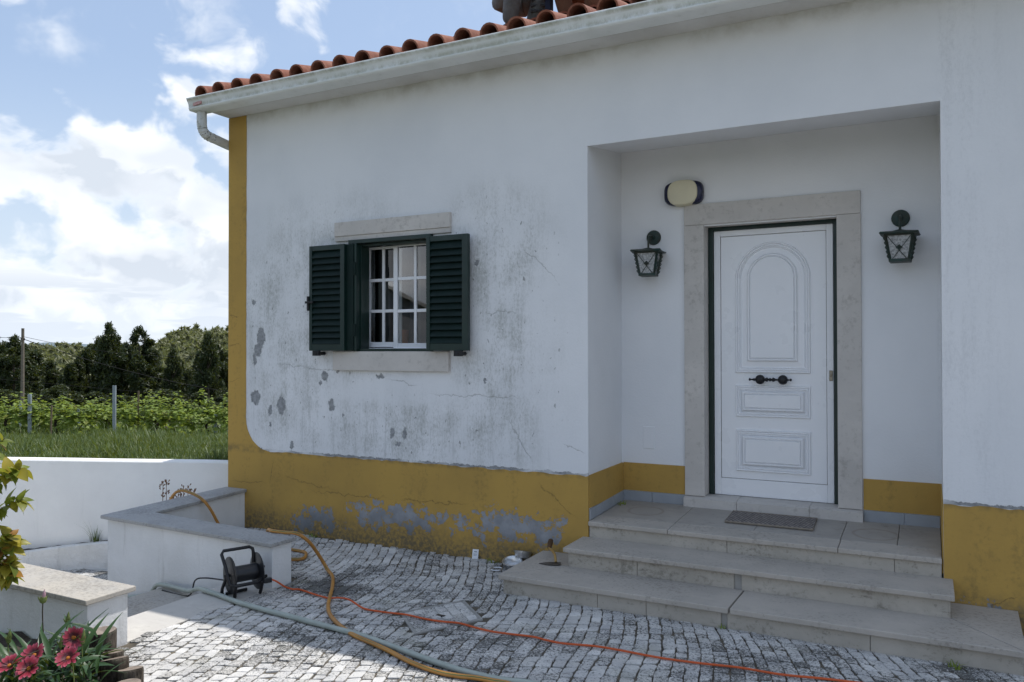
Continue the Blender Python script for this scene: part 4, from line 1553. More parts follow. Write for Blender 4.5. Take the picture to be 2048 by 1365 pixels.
# curved planter kerb in front of it, with a strip of soil
kp = smoothpath([(-11.0, -1.72, -.66), (-9.6, -1.12, -.55), (-9.0, -.84, -.485), (-8.46, -.585, -.43), (-8.07, -.385, -.37), (-7.61, -.21, -.31), (-7.2, -.06, -.27), (-6.7, .06, -.24), (-6.06, .15, -.22)], 6)
b = MB(); vs = []; fs = []
for i, p in enumerate(kp):
    t = (kp[min(i + 1, len(kp) - 1)] - kp[max(i - 1, 0)]).normalized(); nn = Vector((t.y, -t.x, 0)).normalized()
    j = .008 * mnoise.noise(Vector((i * .9, 0, 0)))
    for off, dz in ((.0, -.6), (.004 + j, -.012), (-.008, .0), (-.075, .0), (-.085, -.3)):
        q = p + nn * off
        vs.append((q.x, q.y, p.z + dz))
for i in range(len(kp) - 1):
    for k in range(4):
        fs.append((i * 5 + k, (i + 1) * 5 + k, (i + 1) * 5 + k + 1, i * 5 + k + 1))
b.add(vs, fs)
tag(b.build('planter_kerb', M['rough_white']), 'rough rendered curved white kerb at the foot of the garden wall', 'kerb')
b = MB(); vs = []; fs = []
for i, p in enumerate(kp):
    t = (kp[min(i + 1, len(kp) - 1)] - kp[max(i - 1, 0)]).normalized(); nn = Vector((t.y, -t.x, 0)).normalized()
    for k in range(5):
        q = p - nn * (.07 + .09 * k)
        vs.append((q.x, q.y, p.z - .012 + .02 * mnoise.noise(q * 9) + .012 * k))
for i in range(len(kp) - 1):
    for k in range(4):
        fs.append((i * 5 + k, (i + 1) * 5 + k, (i + 1) * 5 + k + 1, i * 5 + k + 1))
b.add(vs, fs)
tag(b.build('planter_soil', M['soil'], smooth=True), kind='structure')

# ================================================================== LAMPS
def lantern(x, yb, label, zc, tilt):
    """wall lantern: round plate at the wall, arm, hood and tapered glass body"""
    r = empty('wall_lantern', (x, .78, zc), 0)
    tag(r, label, 'lantern', 'green lanterns beside the door')
    b = MB(); b.lathe([(.061, 0), (.061, .010), (.056, .016), (.020, .022), (.014, .034)], (0, 0, 0), (0, -1, 0), 24); b.build('back_plate', M['lantern'], r, smooth=True)
    for sx in (-.045, .045):
        b = MB(); b.lathe([(.005, 0), (.004, .004)], (sx, -.013, .005), (0, -1, 0), 8); b.build('screw', M['steel'], r)
    b = MB(); b.tube(smoothpath([(0, -.02, 0), (0, -.09, .004), (0, -.138, -.012), (0, -.15, -.05), (0, -.15, -.105)], 5), .0085, 8); b.build('arm', M['lantern'], r, smooth=True)
    bd = empty('lamp_body', (0, -.15, -.10)); bd.parent = r
    bd.rotation_euler = (0, 0, tilt)
    # hood: shallow pyramid with a turned-down, ragged eave
    vs = []; fs = []
    for (h, w) in ((0.0, .010), (-.012, .045), (-.030, .118), (-.036, .124), (-.042, .118)):
        for k in range(16):
            s = k / 4; i = int(s); t = s - i
            c = [(-1, -1), (1, -1), (1, 1), (-1, 1)]
            p0, p1 = c[i], c[(i + 1) % 4]
            jz = (random.uniform(-.003, .003) if w > .11 else 0)
            vs.append(((p0[0] + (p1[0] - p0[0]) * t) * w, (p0[1] + (p1[1] - p0[1]) * t) * w, h + jz + (.006 if (w > .11 and k % 4 == 0) else 0)))
    for i in range(4):
        for k in range(16):
            l = (k + 1) % 16
            fs.append((i * 16 + k, i * 16 + l, (i + 1) * 16 + l, (i + 1) * 16 + k))
    fs.append(tuple(range(16))); fs.append(tuple(range(64, 80)))
    hood = MB().add(vs, fs).build('hood', M['lantern'], bd)
    # body
    wt_, wb, zt_, zb = .088, .058, -.042, -.225
    co4 = [(-1, -1), (1, -1), (1, 1), (-1, 1)]
    for i in range(4):
        a, c = co4[i], co4[(i + 1) % 4]
        b = MB(); b.tube([(a[0] * wt_, a[1] * wt_, zt_), (a[0] * wb, a[1] * wb, zb)], .010, 4); b.build('post', M['lantern'], bd)
        b = MB()
        q = [(a[0] * wt_ * .94, a[1] * wt_ * .94, zt_), (c[0] * wt_ * .94, c[1] * wt_ * .94, zt_), (c[0] * wb * .94, c[1] * wb * .94, zb), (a[0] * wb * .94, a[1] * wb * .94, zb)]
        b.add(q, [(0, 1, 2, 3)]); b.build('pane', M['lamp_glass'], bd)
        # crossed wires with a small clover in the middle, just proud of the glass
        nrm = Vector(((a[0] + c[0]) / 2, (a[1] + c[1]) / 2, 0)).normalized()
        b = MB()
        Q = [Vector(p) + nrm * .006 for p in q]
        for (m0, m1) in ((0, 2), (1, 3)):
            b.tube([Q[m0].lerp(Q[m1], .05), Q[m0].lerp(Q[m1], .95)], .0024, 5)
        ctr = (Q[0] + Q[1] + Q[2] + Q[3]) / 4
        tx = (Q[1] - Q[0]).normalized()
        for (du, dv) in ((-.011, 0), (.011, 0), (0, .010), (0, -.010), (0, 0)):
            b.lathe([(.010, 0), (.010, .003)], ctr + tx * du + Vector((0, 0, dv)) + nrm * .001, nrm, 10)
        b.build('grille', M['lantern'], bd)
        # small scrolls on the corner
        b = MB()
        dg = Vector((a[0], a[1], 0)).normalized()
        for k in range(5):
            t = .08 + .17 * k
            p = Vector((a[0] * wt_, a[1] * wt_, zt_)).lerp(Vector((a[0] * wb, a[1] * wb, zb)), t)
            b.tube([p + dg * .008, p + dg * .017 + Vector((0, 0, -.01)), p + dg * .006 + Vector((0, 0, -.024))], .0035, 5)
        b.build('scroll', M['lantern'], bd)
    b = MB()
    b.box(-wb - .010, wb + .010, -wb - .010, wb + .010, zb - .006, zb + .014); b.build('base', M['lantern'], bd, bevel=.003)
    b = MB(); b.box(-wt_ - .006, wt_ + .006, -wt_ - .006, wt_ + .006, zt_ - .008, zt_ + .003); b.build('collar', M['lantern'], bd)
    return r


lantern(-2.008, .78, 'green metal wall lantern left of the door, below the oval lamp', 2.612, rad(6))
lantern(-.172, .78, 'green metal wall lantern right of the door, alone near the porch corner', 2.630, rad(-3))

# oval bulkhead lamp above the door surround's left corner
r = empty('bulkhead_lamp', (-1.748, .78, 2.951))
tag(r, 'cream oval bulkhead lamp with dark blue ends above the door surround', 'wall lamp')


def superell(a, c, n, seg=40):
    pts = []
    for k in range(seg):
        t = 2 * math.pi * k / seg
        ct, st_ = math.cos(t), math.sin(t)
        pts.append((math.copysign(abs(ct) ** (2 / n), ct) * a, math.copysign(abs(st_) ** (2 / n), st_) * c))
    return pts


def pillow(rings, name, mat, parent):
    vs = []; fs = []
    n = len(rings[0][0])
    for pts, y in rings:
        vs += [(p[0], y, p[1]) for p in pts]
    for i in range(len(rings) - 1):
        for k in range(n):
            l = (k + 1) % n
            fs.append((i * n + k, i * n + l, (i + 1) * n + l, (i + 1) * n + k))
    fs.append(tuple((len(rings) - 1) * n + k for k in range(n)))
    return MB().add(vs, fs).build(name, mat, parent, smooth=True)


pillow([(superell(.160 * s, .098 * s, 3.6), y) for s, y in ((.98, 0), (1.0, -.02), (.98, -.05), (.93, -.066), (.8, -.075))], 'housing', M['navy'], r)
pillow([(superell(.126 * s, .104 * s2, 2.7), y) for s, s2, y in ((1.0, 1.0, -.004), (1.0, 1.0, -.058), (.985, .97, -.072), (.93, .92, -.083), (.75, .74, -.089), (.4, .4, -.092))], 'cover', M['cream'], r)

# ================================================================== HOSES, CORD, CABLE
yh = smoothpath([(-6.30, -.62, -.20), (-6.24, -.60, .10), (-6.14, -.585, .33), (-6.03, -.58, .412), (-5.90, -.565, .400), (-5.77, -.555, .352), (-5.72, -.50, .25), (-5.70, -.42, .10), (-5.66, -.34, .022), (-5.50, -.30, .014),
                 (-5.25, -.42, .014), (-4.95, -.52, .014), (-4.62, -.53, .014), (-4.50, -.62, .014), (-4.46, -.72, .014), (-4.55, -.78, .016), (-4.75, -.82, .016), (-4.66, -.94, .08), (-4.54, -1.03, .22), (-4.44, -1.10, .322), (-4.353, -1.145, .336), (-4.23, -1.138, .336), (-4.12, -1.128, .335), (-4.075, -1.06, .27), (-4.075, -.97, .17), (-4.075, -.90, .08),
                 (-4.03, -.90, .025), (-3.912, -.986, .014), (-3.744, -1.185, .014), (-3.604, -1.376, .014), (-3.494, -1.521, .014), (-3.385, -1.636, .014), (-3.259, -1.732, .014), (-3.124, -1.815, .016), (-2.978, -1.884, .016), (-2.822, -1.927, .014), (-2.666, -1.978, .014),
                 (-2.504, -2.042, .014), (-2.370, -2.080, .014), (-2.248, -2.098, .014), (-2.152, -2.090, .014), (-2.064, -2.070, .014), (-1.968, -2.062, .014), (-1.85, -2.06, .014), (-1.5, -2.15, .014), (-.8, -2.6, .014)], 5)
b = MB(); b.tube(yh, .0130, 10)
hz = b.build('garden_hose', M['hose_yellow'], smooth=True)
tag(hz, 'yellow garden hose looping over the low wall and snaking over the cobbles', 'hose')
b = MB(); b.tube([p + Vector((.004, -.0085, .0078)) for p in yh[:-1]], .0026, 5); b.build('stripe', M['hose_stripe'], hz)
ph_ = smoothpath([(-6.2, -1.60, -.42), (-5.75, -1.45, -.29), (-5.42, -1.39, -.22), (-5.30, -1.39, -.128), (-5.10, -1.40, -.118), (-4.84, -1.49, -.085), (-4.62, -1.60, -.01), (-4.48, -1.67, .021), (-4.29, -1.70, .018), (-4.058, -1.751, .018), (-3.79, -1.785, .018), (-3.602, -1.80, .018), (-3.429, -1.819, .018), (-3.283, -1.832, .018), (-3.151, -1.845, .018),
                  (-2.996, -1.858, .018), (-2.852, -1.885, .018), (-2.704, -1.918, .018), (-2.567, -1.950, .018), (-2.435, -1.981, .018), (-2.308, -2.008, .018), (-2.18, -2.030, .018), (-2.079, -2.038, .018), (-1.975, -2.041, .018), (-1.88, -2.035, .020), (-1.7, -2.01, .018), (-1.2, -2.1, .018), (-.7, -2.4, .018)], 5)
b = MB(); b.tube(ph_, .0165, 10)
tag(b.build('hose', M['hose_pale'], smooth=True), 'thick pale grey green hose running straight across the cobbles from the garden steps', 'hose')
oc = [(-4.03, -1.49, .108), (-4.0, -1.465, .09), (-3.99, -1.40, .04), (-3.96, -1.355, .013)] + [(x, y, .012) for x, y in ((-3.907, -1.335), (-3.742, -1.372), (-3.604, -1.392), (-3.513, -1.39), (-3.405, -1.412), (-3.264, -1.452), (-3.154, -1.458), (-3.054, -1.447), (-2.94, -1.428), (-2.799, -1.439), (-2.674, -1.432), (-2.56, -1.408),
      (-2.434, -1.43), (-2.311, -1.442), (-2.199, -1.430), (-2.057, -1.408), (-1.959, -1.422), (-1.85, -1.422), (-1.685, -1.380), (-1.534, -1.372), (-1.304, -1.375), (-1.092, -1.35), (-.891, -1.312), (-.688, -1.305), (-.5, -1.263), (-.361, -1.239), (-.1, -1.2), (.3, -1.22), (.9, -1.15))]
oc[8] = (oc[8][0], oc[8][1], .034); oc[7] = (oc[7][0], oc[7][1], .026)
b = MB(); b.tube(smoothpath(oc, 5), .0062, 8)
tag(b.build('extension_cord', M['cord_orange'], smooth=True), 'orange extension cord snaking from the cable reel across the cobbles', 'cord')
b = MB(); b.tube(smoothpath([(-4.23, -1.66, .15), (-4.33, -1.55, .07), (-4.46, -1.43, .02), (-4.60, -1.405, .007), (-4.74, -1.425, .006), (-4.83, -1.44, -.02), (-4.90, -1.44, -.143), (-5.2, -1.43, -.145)], 5), .0055, 8)
tag(b.build('cable', M['black_plastic'], smooth=True), 'thin black cable lying behind the reel along the low wall', 'cable')

# cable reel
reel = empty('cable_reel', (-4.195, -1.575, .0), rad(67))
tag(reel, 'black empty cable reel on tube frame standing against the low wall', 'cable reel')
AX = Vector((1, 0, 0))
b = MB(); b.lathe([(.055, -.085), (.055, .085)], (0, 0, .15), AX, 28); b.build('drum', M['black_plastic'], reel, smooth=True)
for xx in (-.095, .095):
    b = MB(); b.lathe([(.02, -.004), (.050, -.007), (.056, -.003), (.118, -.006), (.126, -.002), (.126, .003), (.118, .006), (.02, .006)], (xx, 0, .15), AX, 36); b.build('flange', M['black_plastic'], reel, smooth=True)
fr = smoothpath([(-.135, .09, .012), (-.135, .02, .055), (-.135, -.075, .14)], 4)
b = MB()
b.tube([(.13, -.075, .125), (.05, -.12, .105), (-.10, -.12, .105), (-.135, -.105, .115), (-.137, -.03, .22), (-.137, .045, .29), (-.120, .058, .310), (.06, .058, .310), (.082, .055, .297), (.086, .05, .275), (.086, .045, .20)], .0115, 10)
b.tube([(-.125, -.02, .15), (-.135, .035, .06), (-.135, .045, .028), (-.120, .055, .013), (.05, .075, .013)], .011, 10)
b.tube([(-.137, .0, .15), (.14, .0, .15)], .012, 8)
b.tube([(-.10, -.12, .105), (-.092, -.085, .045), (-.085, -.06, .012)], .012, 8); b.tube([(.085, -.12, .105), (.09, -.085, .045), (.092, -.06, .012)], .012, 8)
b.build('frame', M['black_metal'], reel, smooth=True)
b = MB(); b.lathe([(.032, 0), (.034, .01), (.030, .028), (.012, .034)], (.102, 0, .15), AX, 20); b.tube([(.125, .02, .165), (.155, .02, .165)], .008, 8); b.build('crank', M['black_plastic'], reel, smooth=True)
b = MB(); b.box(.09, .145, -.14, -.11, .09, .122, .004); b.build('socket_box', M['black_plastic'], reel)
b = MB(); b.add([(-.128, -.005, .01), (-.128, .022, .012), (-.13, .02, .06), (-.13, -.01, .055), (-.126, .03, .03)], [(0, 1, 4, 2, 3)]); b.build('tag', M['paper'], reel, normals=False)

# crumbs of plaster and dry litter swept against the plinth and the steps
deb = MB()
for i in range(420):
    if i < 240:
        x = -5.72 + 1.9 * random.random() ** 1.8; y = -.015 - .22 * random.random() ** 2.2
    elif i < 340:
        x = random.uniform(-4.2, -2.75); y = -.012 - .06 * random.random() ** 2
    else:
        x = random.uniform(-2.6, .5); y = -.72 - .05 * random.random() ** 2
    r_ = random.uniform(.002, .008 if i < 240 else .005)
    p = Vector((x, y, .001))
    deb.cm = random.choice((0, 0, 1, 2))
    q = [p + Vector((random.uniform(-r_, r_), random.uniform(-r_, r_), 0)) for _ in range(3)] + [p + Vector((0, 0, r_ * .8))]
    deb.add(q, [(0, 1, 2), (0, 1, 3), (1, 2, 3), (2, 0, 3)])
tag(deb.build('litter', [M['soil'], M['dry'], M['cement']]), kind='stuff')

# manhole cover: stone-filled square frame
mh = empty('manhole_cover', (0, 0, 0))
tag(mh, 'square inspection cover filled with cobbles, let into the paving under the orange cord', 'manhole cover')


def frame_strip(P, k0, k1, z0, z1, mat, name):
    for i in range(4):
        a, c = P[i], P[(i + 1) % 4]
        q = [MC + (a - MC) * k1, MC + (c - MC) * k1, MC + (c - MC) * k0, MC + (a - MC) * k0]
        MB().slab([(p.x, p.y, z1) for p in q], z1 - z0).build(name, mat, mh)


frame_strip(MAN, .99, 1.025, -.05, .001, M['cement'], 'frame')
frame_strip(MAN, .955, .980, -.05, .0, M['cement'], 'lid_rim')
MB().slab([((MC + (p - MC) * .954).x, (MC + (p - MC) * .954).y, -.004) for p in MAN], .05).build('lid', M['cement'], mh)
e1 = (MAN[1] - MAN[0]); e2 = (MAN[3] - MAN[0])
for i in range(6):
    u0 = .035 + .93 * i / 6
    v0 = .05
    k = 0
    while v0 < .93:
        dv = random.uniform(.14, .20)
        v1 = min(.95, v0 + dv)
        if .95 - v1 < .09: v1 = .95
        def Q(u, v):
            return MAN[0] + e1 * u + e2 * v + (MAN[2] - MAN[1] - e2) * u * v
        q = [Q(u0, v0), Q(u0 + .155, v0), Q(u0 + .155, v1), Q(u0, v1)]
        vs, fs, c = stone_geo(q, .001, .003)
        MB().add(vs, fs).build('cobble', M['cobble'], mh, normals=False)
        v0 = v1
b = MB(); b.box(MC.x - .03, MC.x + .03, MC.y - .012, MC.y + .012, -.02, .004); b.build('lifting_hole', M['black_plastic'], mh)

# trowel on the lowest step, tip toward the paving
tr = empty('trowel', (-2.42, -.345, .137), rad(12))
tag(tr, 'pointing trowel with grey blade left lying on the lowest step', 'trowel')
b = MB()
b.add([(-.10, -.01, .0), (-.03, -.045, .003), (.055, -.04, .006), (.065, .0, .008), (.055, .035, .006), (-.03, .03, .003)], [(0, 1, 2, 3, 4, 5)])
b.slab([(-.10, -.01, .0025), (-.03, -.045, .0055), (.055, -.04, .0085), (.055, .035, .0085), (-.03, .03, .0055)], .003)
b.build('blade', M['trowel_steel'], tr)
b = MB(); b.tube(smoothpath([(.02, .02, .01), (.005, .06, .05), (-.03, .12, .065), (-.07, .20, .06)], 5), .009, 8); b.build('shank', M['wood_yellow'], tr, smooth=True)
b = MB(); b.lathe([(.012, 0), (.017, .02), (.020, .07), (.019, .11), (.010, .125)], (-.07, .20, .06), (-.1, .9, .28), 14); b.build('handle', M['wood_brown'], tr, smooth=True)

# metal bowls in the corner by the steps
BW = [(.001, .006), (.050, .004), (.056, .001), (.060, .004), (.072, .050), (.079, .052), (.080, .054), (.073, .056), (.066, .05), (.055, .008), (.001, .008)]
for (x, y, z, lab, tl, sc) in ((-2.85, -.14, 0, 'shiny steel bowl nearer the lowest step, tipped on edge', .25, 1.0), (-2.80, -.075, .055, 'shiny steel bowl stacked upper behind the other by the ochre wall', -.35, .95)):
    b = MB(); b.lathe(BW, seg=28, cap=False)
    o = b.build('bowl', M['steel'], smooth=True); o.location = (x, y, z + .012); o.rotation_euler = (tl, .2 * tl, 0); o.scale = (sc, sc, sc)
    tag(o, lab, 'bowl', 'steel bowls by the steps')
b = MB(); b.tube([(-2.935 + .045 * math.cos(t), -.245 + .045 * math.sin(t), .012) for t in np.linspace(0, 2 * math.pi, 22)[:-1]], .005, 6, closed=True)
tag(b.build('ring', M['steel'], smooth=True), 'loose thin metal ring on the cobbles beside the lowest step', 'ring')
# paper tag standing against the plinth
b = MB(); b.box(-.026, .026, -.0008, .0008, 0, .075)
pp = b.build('paper_tag', M['paper']); pp.location = (-3.25, -.034, .002); pp.rotation_euler = (rad(-14), 0, rad(8))
tag(pp, 'small white printed paper tag leaning on the ochre plinth', 'paper tag')
b = MB(); b.box(-.012, .014, -.0013, -.0009, .052, .058); b.box(-.016, .016, -.0013, -.0009, .038, .040); b.box(-.016, .012, -.0013, -.0009, .031, .033); b.box(-.016, .014, -.0013, -.0009, .024, .026)
b.build('print', M['ink'], pp)


# ================================================================== PLANTS BY THE HOUSE
def leaf_mesh(name, L, Wd, mat, fold=.25, droop=.25, seg=5):
    vs = []; fs = []
    for i in range(seg + 1):
        t = i / seg
        w = Wd * math.sin(math.pi * min(1, (.06 + .94 * t)) ** .8) * (1 if t < 1 else 0) + (.0008 if i in (0, seg) else 0)
        z = -droop * L * t * t
        vs += [(-w, t * L, z + fold * w), (0, t * L, z), (w, t * L, z + fold * w)]
    for i in range(seg):
        a = 3 * i
        fs += [(a, a + 1, a + 4, a + 3), (a + 1, a + 2, a + 5, a + 4)]
    me = bpy.data.meshes.new(name)
    me.from_pydata(vs, [], fs); me.materials.append(mat)
    me.polygons.foreach_set('use_smooth', [True] * len(fs))
    return me


def put(me, name, parent, loc, d, roll=0.0, sc=1.0):
    """instance mesh so that its +Y points along d"""
    o = bpy.data.objects.new(name, me); COL.objects.link(o)
    d = Vector(d).normalized()
    q = d.to_track_quat('Y', 'Z')
    o.matrix_local = Matrix.Translation(loc) @ q.to_matrix().to_4x4() @ Matrix.Rotation(roll, 4, 'Y') @ Matrix.Scale(sc, 4)
    if parent is not None:
        o.parent = parent
    return o


# shrub reaching in from the left
shrub = empty('shrub', (-4.02, -3.60, .03))
tag(shrub, 'leafy shrub with yellowing and rusty leaves beside the weathered coping', 'shrub')
SH = Vector(shrub.location)
LG = leaf_mesh('leaf', .082, .024, M['shrub_green'])
LY = leaf_mesh('leaf', .080, .026, M['shrub_yellow'])
LR = leaf_mesh('leaf', .064, .022, M['shrub_rust'])
stems = [[(0, 0, 0), (.03, .02, .4), (.10, .05, .85), (.22, .10, 1.15), (.31, .135, 1.26)],
         [(.10, .05, .82), (.22, .09, 1.0), (.32, .13, 1.09), (.385, .165, 1.125)],
         [(.07, .04, .78), (.18, .08, .88), (.30, .13, .945), (.395, .17, .985)],
         [(0, 0, .1), (.08, .04, .45), (.20, .10, .62), (.31, .14, .73), (.36, .16, .80)],
         [(.18, .09, .60), (.27, .12, .66), (.35, .15, .70)], [(.10, .05, .45), (.22, .09, .60), (.31, .13, .66), (.34, .14, .64)],
         [(.2, .1, .63), (.28, .13, .74), (.345, .15, .83)],
         [(.02, .01, .5), (-.1, .02, .9), (-.22, .0, 1.3)], [(.02, 0, .3), (-.12, -.06, .6), (-.25, -.1, .8)]]
for k, st_ in enumerate(stems):
    P = smoothpath(st_, 5)
    b = MB(); b.tube(P, [max(.0022, .009 * (1 - i / len(P))) if k == 0 else max(.0018, .0055 * (1 - i / len(P))) for i in range(len(P))], 6)
    b.build('stem', M['twig'], shrub, smooth=True)
    n = 34 if k < 7 else 14
    for i in range(n):
        t = .38 + .62 * i / (n - 1)
        if k >= 3 and k < 7: t = .30 + .70 * i / (n - 1)
        j = min(len(P) - 2, int(t * (len(P) - 1)))
        p = P[j]; tg = (P[j + 1] - P[j]).normalized()
        an = i * 2.4 + random.uniform(-.4, .4)
        u = tg.cross(Vector((0, 0, 1))).normalized(); w = u.cross(tg)
        d = tg * random.uniform(.2, .9) + (u * math.cos(an) + w * math.sin(an)) * 1.0 + Vector((.15, -.1, -.15))
        low = P[j].z < .86
        r_ = random.random()
        me = LY if r_ < (.50 if low else .22) else (LR if r_ < (.64 if low else .30) else LG)
        put(me, 'leaf', shrub, p, d, random.uniform(-.7, .7), random.uniform(.6, 1.1))

vs_ = []; n_ = 0
LP, LD, LU, LS = [], [], [], []
while len(LP) < 1500:
    x, y, z = random.uniform(-5.6, -3.7), random.uniform(-4.6, -3.25), random.uniform(.05, 1.75)
    d_ = -x * .4633 + (y + 5.6) * .8862; r_ = x * .8862 + (y + 5.6) * .4633
    if r_ / d_ > -.69 or ((x + 4.6) / .95) ** 2 + ((y + 3.9) / .75) ** 2 + ((z - .8) / 1.0) ** 2 > 1: continue
    a_ = random.uniform(0, 6.28)
    LP.append((x - SH.x, y - SH.y, z - SH.z)); LD.append((math.cos(a_), math.sin(a_), random.uniform(-.6, .4))); LU.append((random.uniform(-.5, .5), random.uniform(-.5, .5), 1)); LS.append(random.uniform(.05, .09))
LSH = np.array([(0, 0, 0), (.22, .2, .05), (.3, .5, .05), (.2, .8, .03), (0, 1.05, -.05), (-.2, .8, .03), (-.3, .5, .05), (-.22, .2, .05)])


def leaf8(P, D, U, S_):
    P, D, U, S_ = map(np.array, (P, D, U, S_))
    D = D / np.linalg.norm(D, axis=1)[:, None]; X = np.cross(D, U); X /= np.linalg.norm(X, axis=1)[:, None]; N = np.cross(X, D)
    V = (P[:, None] + S_[:, None, None] * (X[:, None] * LSH[None, :, 0:1] + D[:, None] * LSH[None, :, 1:2] + N[:, None] * LSH[None, :, 2:3])).reshape(-1, 3)
    o = np.arange(len(P))[:, None] * 8
    return V, np.concatenate([o + np.array([f]) for f in ([0, 1, 2, 3], [0, 3, 4, 5], [0, 5, 6, 7])], 0)


V, F = leaf8(LP, LD, LU, LS)
npmesh('foliage', V, F, M['shrub_green'], shrub)  # unseen leaf mass, added outside the view to darken bed and low wall

# gazania-like flowers
def strap_leaf(L, Wd, mat):
    return leaf_mesh('leaf', L, Wd, mat, fold=.35, droop=.55, seg=6)


FL = [strap_leaf(.19, .014, M['gaz_leaf']), strap_leaf(.14, .018, M['gaz_leaf']), strap_leaf(.23, .012, M['gaz_leaf'])]
pv = []; pf = []
for i, (t, w) in enumerate(((0, .0030), (.25, .0060), (.5, .0086), (.75, .0088), (.92, .0056), (1, .0012))):
    zz = .012 * t - .010 * t * t
    pv += [(-w, .010 + .043 * t, zz + .0016), (0, .010 + .043 * t, zz), (w, .010 + .043 * t, zz + .0016)]
for i in range(5):
    a = 3 * i
    pf += [(a, a + 1, a + 4, a + 3), (a + 1, a + 2, a + 5, a + 4)]
PET = bpy.data.meshes.new('petal'); PET.from_pydata(pv, [], pf); PET.materials.append(M['petal']); PET.polygons.foreach_set('use_smooth', [True] * len(pf))
# crimson flowers: position of head, facing, label
heads = [((-3.44, -3.489, .368), (.25, -.75, .75), 'broad crimson pink flower tilted away, behind the two lowest blooms'),
         ((-3.359, -3.390, .336), (.35, -.62, .72), 'fully open crimson pink flower nearest the logs'),
         ((-3.361, -3.561, .350), (.30, -.62, .75), 'deep red flower with orange centre in the middle of the bed'),
         ((-3.433, -3.599, .363), (.1, -.5, .85), 'pink red flower at the outer left of the bed'),
         ((-3.528, -3.253, .354), (.85, -.55, .35), 'half side-on crimson flower leaning on the logs')]
for (hp, nr, lab) in heads:
    hp = Vector(hp); nr = Vector(nr).normalized()
    base = Vector((hp.x - .05 + random.uniform(-.05, .05), hp.y + .06 + random.uniform(-.04, .04), .03))
    r = empty('flowering_plant', base); tag(r, lab, 'flower', 'crimson flowers in the bed')
    h = hp - base
    b = MB(); b.tube(smoothpath([(0, 0, 0), (h.x * .2, h.y * .2, h.z * .5), (h.x * .8 - nr.x * .03, h.y * .8 - nr.y * .03, h.z * .9), tuple(h - nr * .008)], 5), .0028, 6); b.build('stem', M['sepal'], r, smooth=True)
    fl = MB()
    fl.lathe([(.0085, 0), (.009, .003), (.007, .006), (.003, .008)], (0, 0, 0), (0, 0, 1), 14)
    f = fl.build('flower', M['flower_disc'], r)
    f.matrix_local = Matrix.Translation(h) @ nr.to_track_quat('Z', 'Y').to_matrix().to_4x4()
    npet = 15
    for k in range(npet):
        o = bpy.data.objects.new('petal', PET); COL.objects.link(o); o.parent = f
        o.matrix_local = Matrix.Rotation(2 * math.pi * k / npet + random.uniform(-.06, .06), 4, 'Z') @ Matrix.Rotation(rad(random.uniform(8, 26)), 4, 'X') @ Matrix.Scale(random.uniform(.92, 1.08), 4)
    b = MB(); b.lathe([(.003, -.016), (.011, -.010), (.014, 0), (.012, .002)], (0, 0, 0), (0, 0, 1), 10); b.build('calyx', M['sepal'], f)
    for k in range(44):
        an = random.uniform(0, 2 * math.pi)
        el_ = random.uniform(.25, 1.3)
        d = (math.cos(an) * math.cos(el_), math.sin(an) * math.cos(el_), math.sin(el_))
        q = (random.uniform(-.13, .07), random.uniform(-.12, .08), random.uniform(.02, .26))
        if base.x + q[0] + d[0] * .2 > -3.56 and base.y + q[1] + d[1] * .2 > -3.45: continue
        put(random.choice(FL), 'leaf', r, q, d, random.uniform(-.5, .5), random.uniform(.75, 1.25))
# closed buds on stalks
for (hp, L_, lab, big) in (((-3.702, -3.29, .500), .0, 'single tall closed pink bud on a bare stalk before the white wall', 1.0), ((-3.746, -3.142, .345), 0, 'small green bud among leaves behind the leaning flower', .62),
                           ((-3.796, -3.393, .330), 0, 'small yellow green bud low at the left of the bed', .62), ((-3.491, -3.234, .325), 0, 'round green bud right beside the logs', .6), ((-3.55, -3.30, .32), 0, 'yellowish bud just under the leaning flower', .62)):
    hp = Vector(hp)
    base = Vector((hp.x + .03, hp.y - .0, .03)); r = empty('budding_plant', base); tag(r, lab, 'flower bud', 'closed buds in the bed')
    h = hp - base
    b = MB(); b.tube(smoothpath([(0, 0, 0), (-.012, 0, h.z * .4), (h.x - .002, h.y, h.z * .85), tuple(h)], 6), .0030, 6); b.build('stem', M['twig'] if big == 1 else M['sepal'], r, smooth=True)
    bu = MB(); bu.lathe([(.004, .018), (.0085, .026), (.008, .042), (.004, .056), (.0008, .066)], h, (.12, .05, 1), 12); bu.build('bud', M['bud'] if big == 1 else M['sepal'], r, smooth=True)
    bs = MB(); bs.lathe([(.003, -.004), (.012 * big + .002, .004), (.0165 * big, .016), (.013 * big, .028)], h, (.12, .05, 1), 14)
    for k in range(12):
        an = 2 * math.pi * k / 12
        q = h + Vector((math.cos(an) * .014 * big, math.sin(an) * .014 * big, .014))
        bs.tube([q, q + Vector((math.cos(an) * .008, math.sin(an) * .008, .018))], [.0022, .0006], 4)
    bs.build('calyx', M['sepal'], r)
    for k in range(16):
        an = random.uniform(0, 2 * math.pi); el_ = random.uniform(.4, 1.35)
        d = (math.cos(an) * math.cos(el_), math.sin(an) * math.cos(el_), math.sin(el_))
        put(random.choice(FL), 'leaf', r, (random.uniform(-.08, .08), random.uniform(-.07, .07), random.uniform(.02, .24)), d, random.uniform(-.5, .5), random.uniform(.7, 1.15))

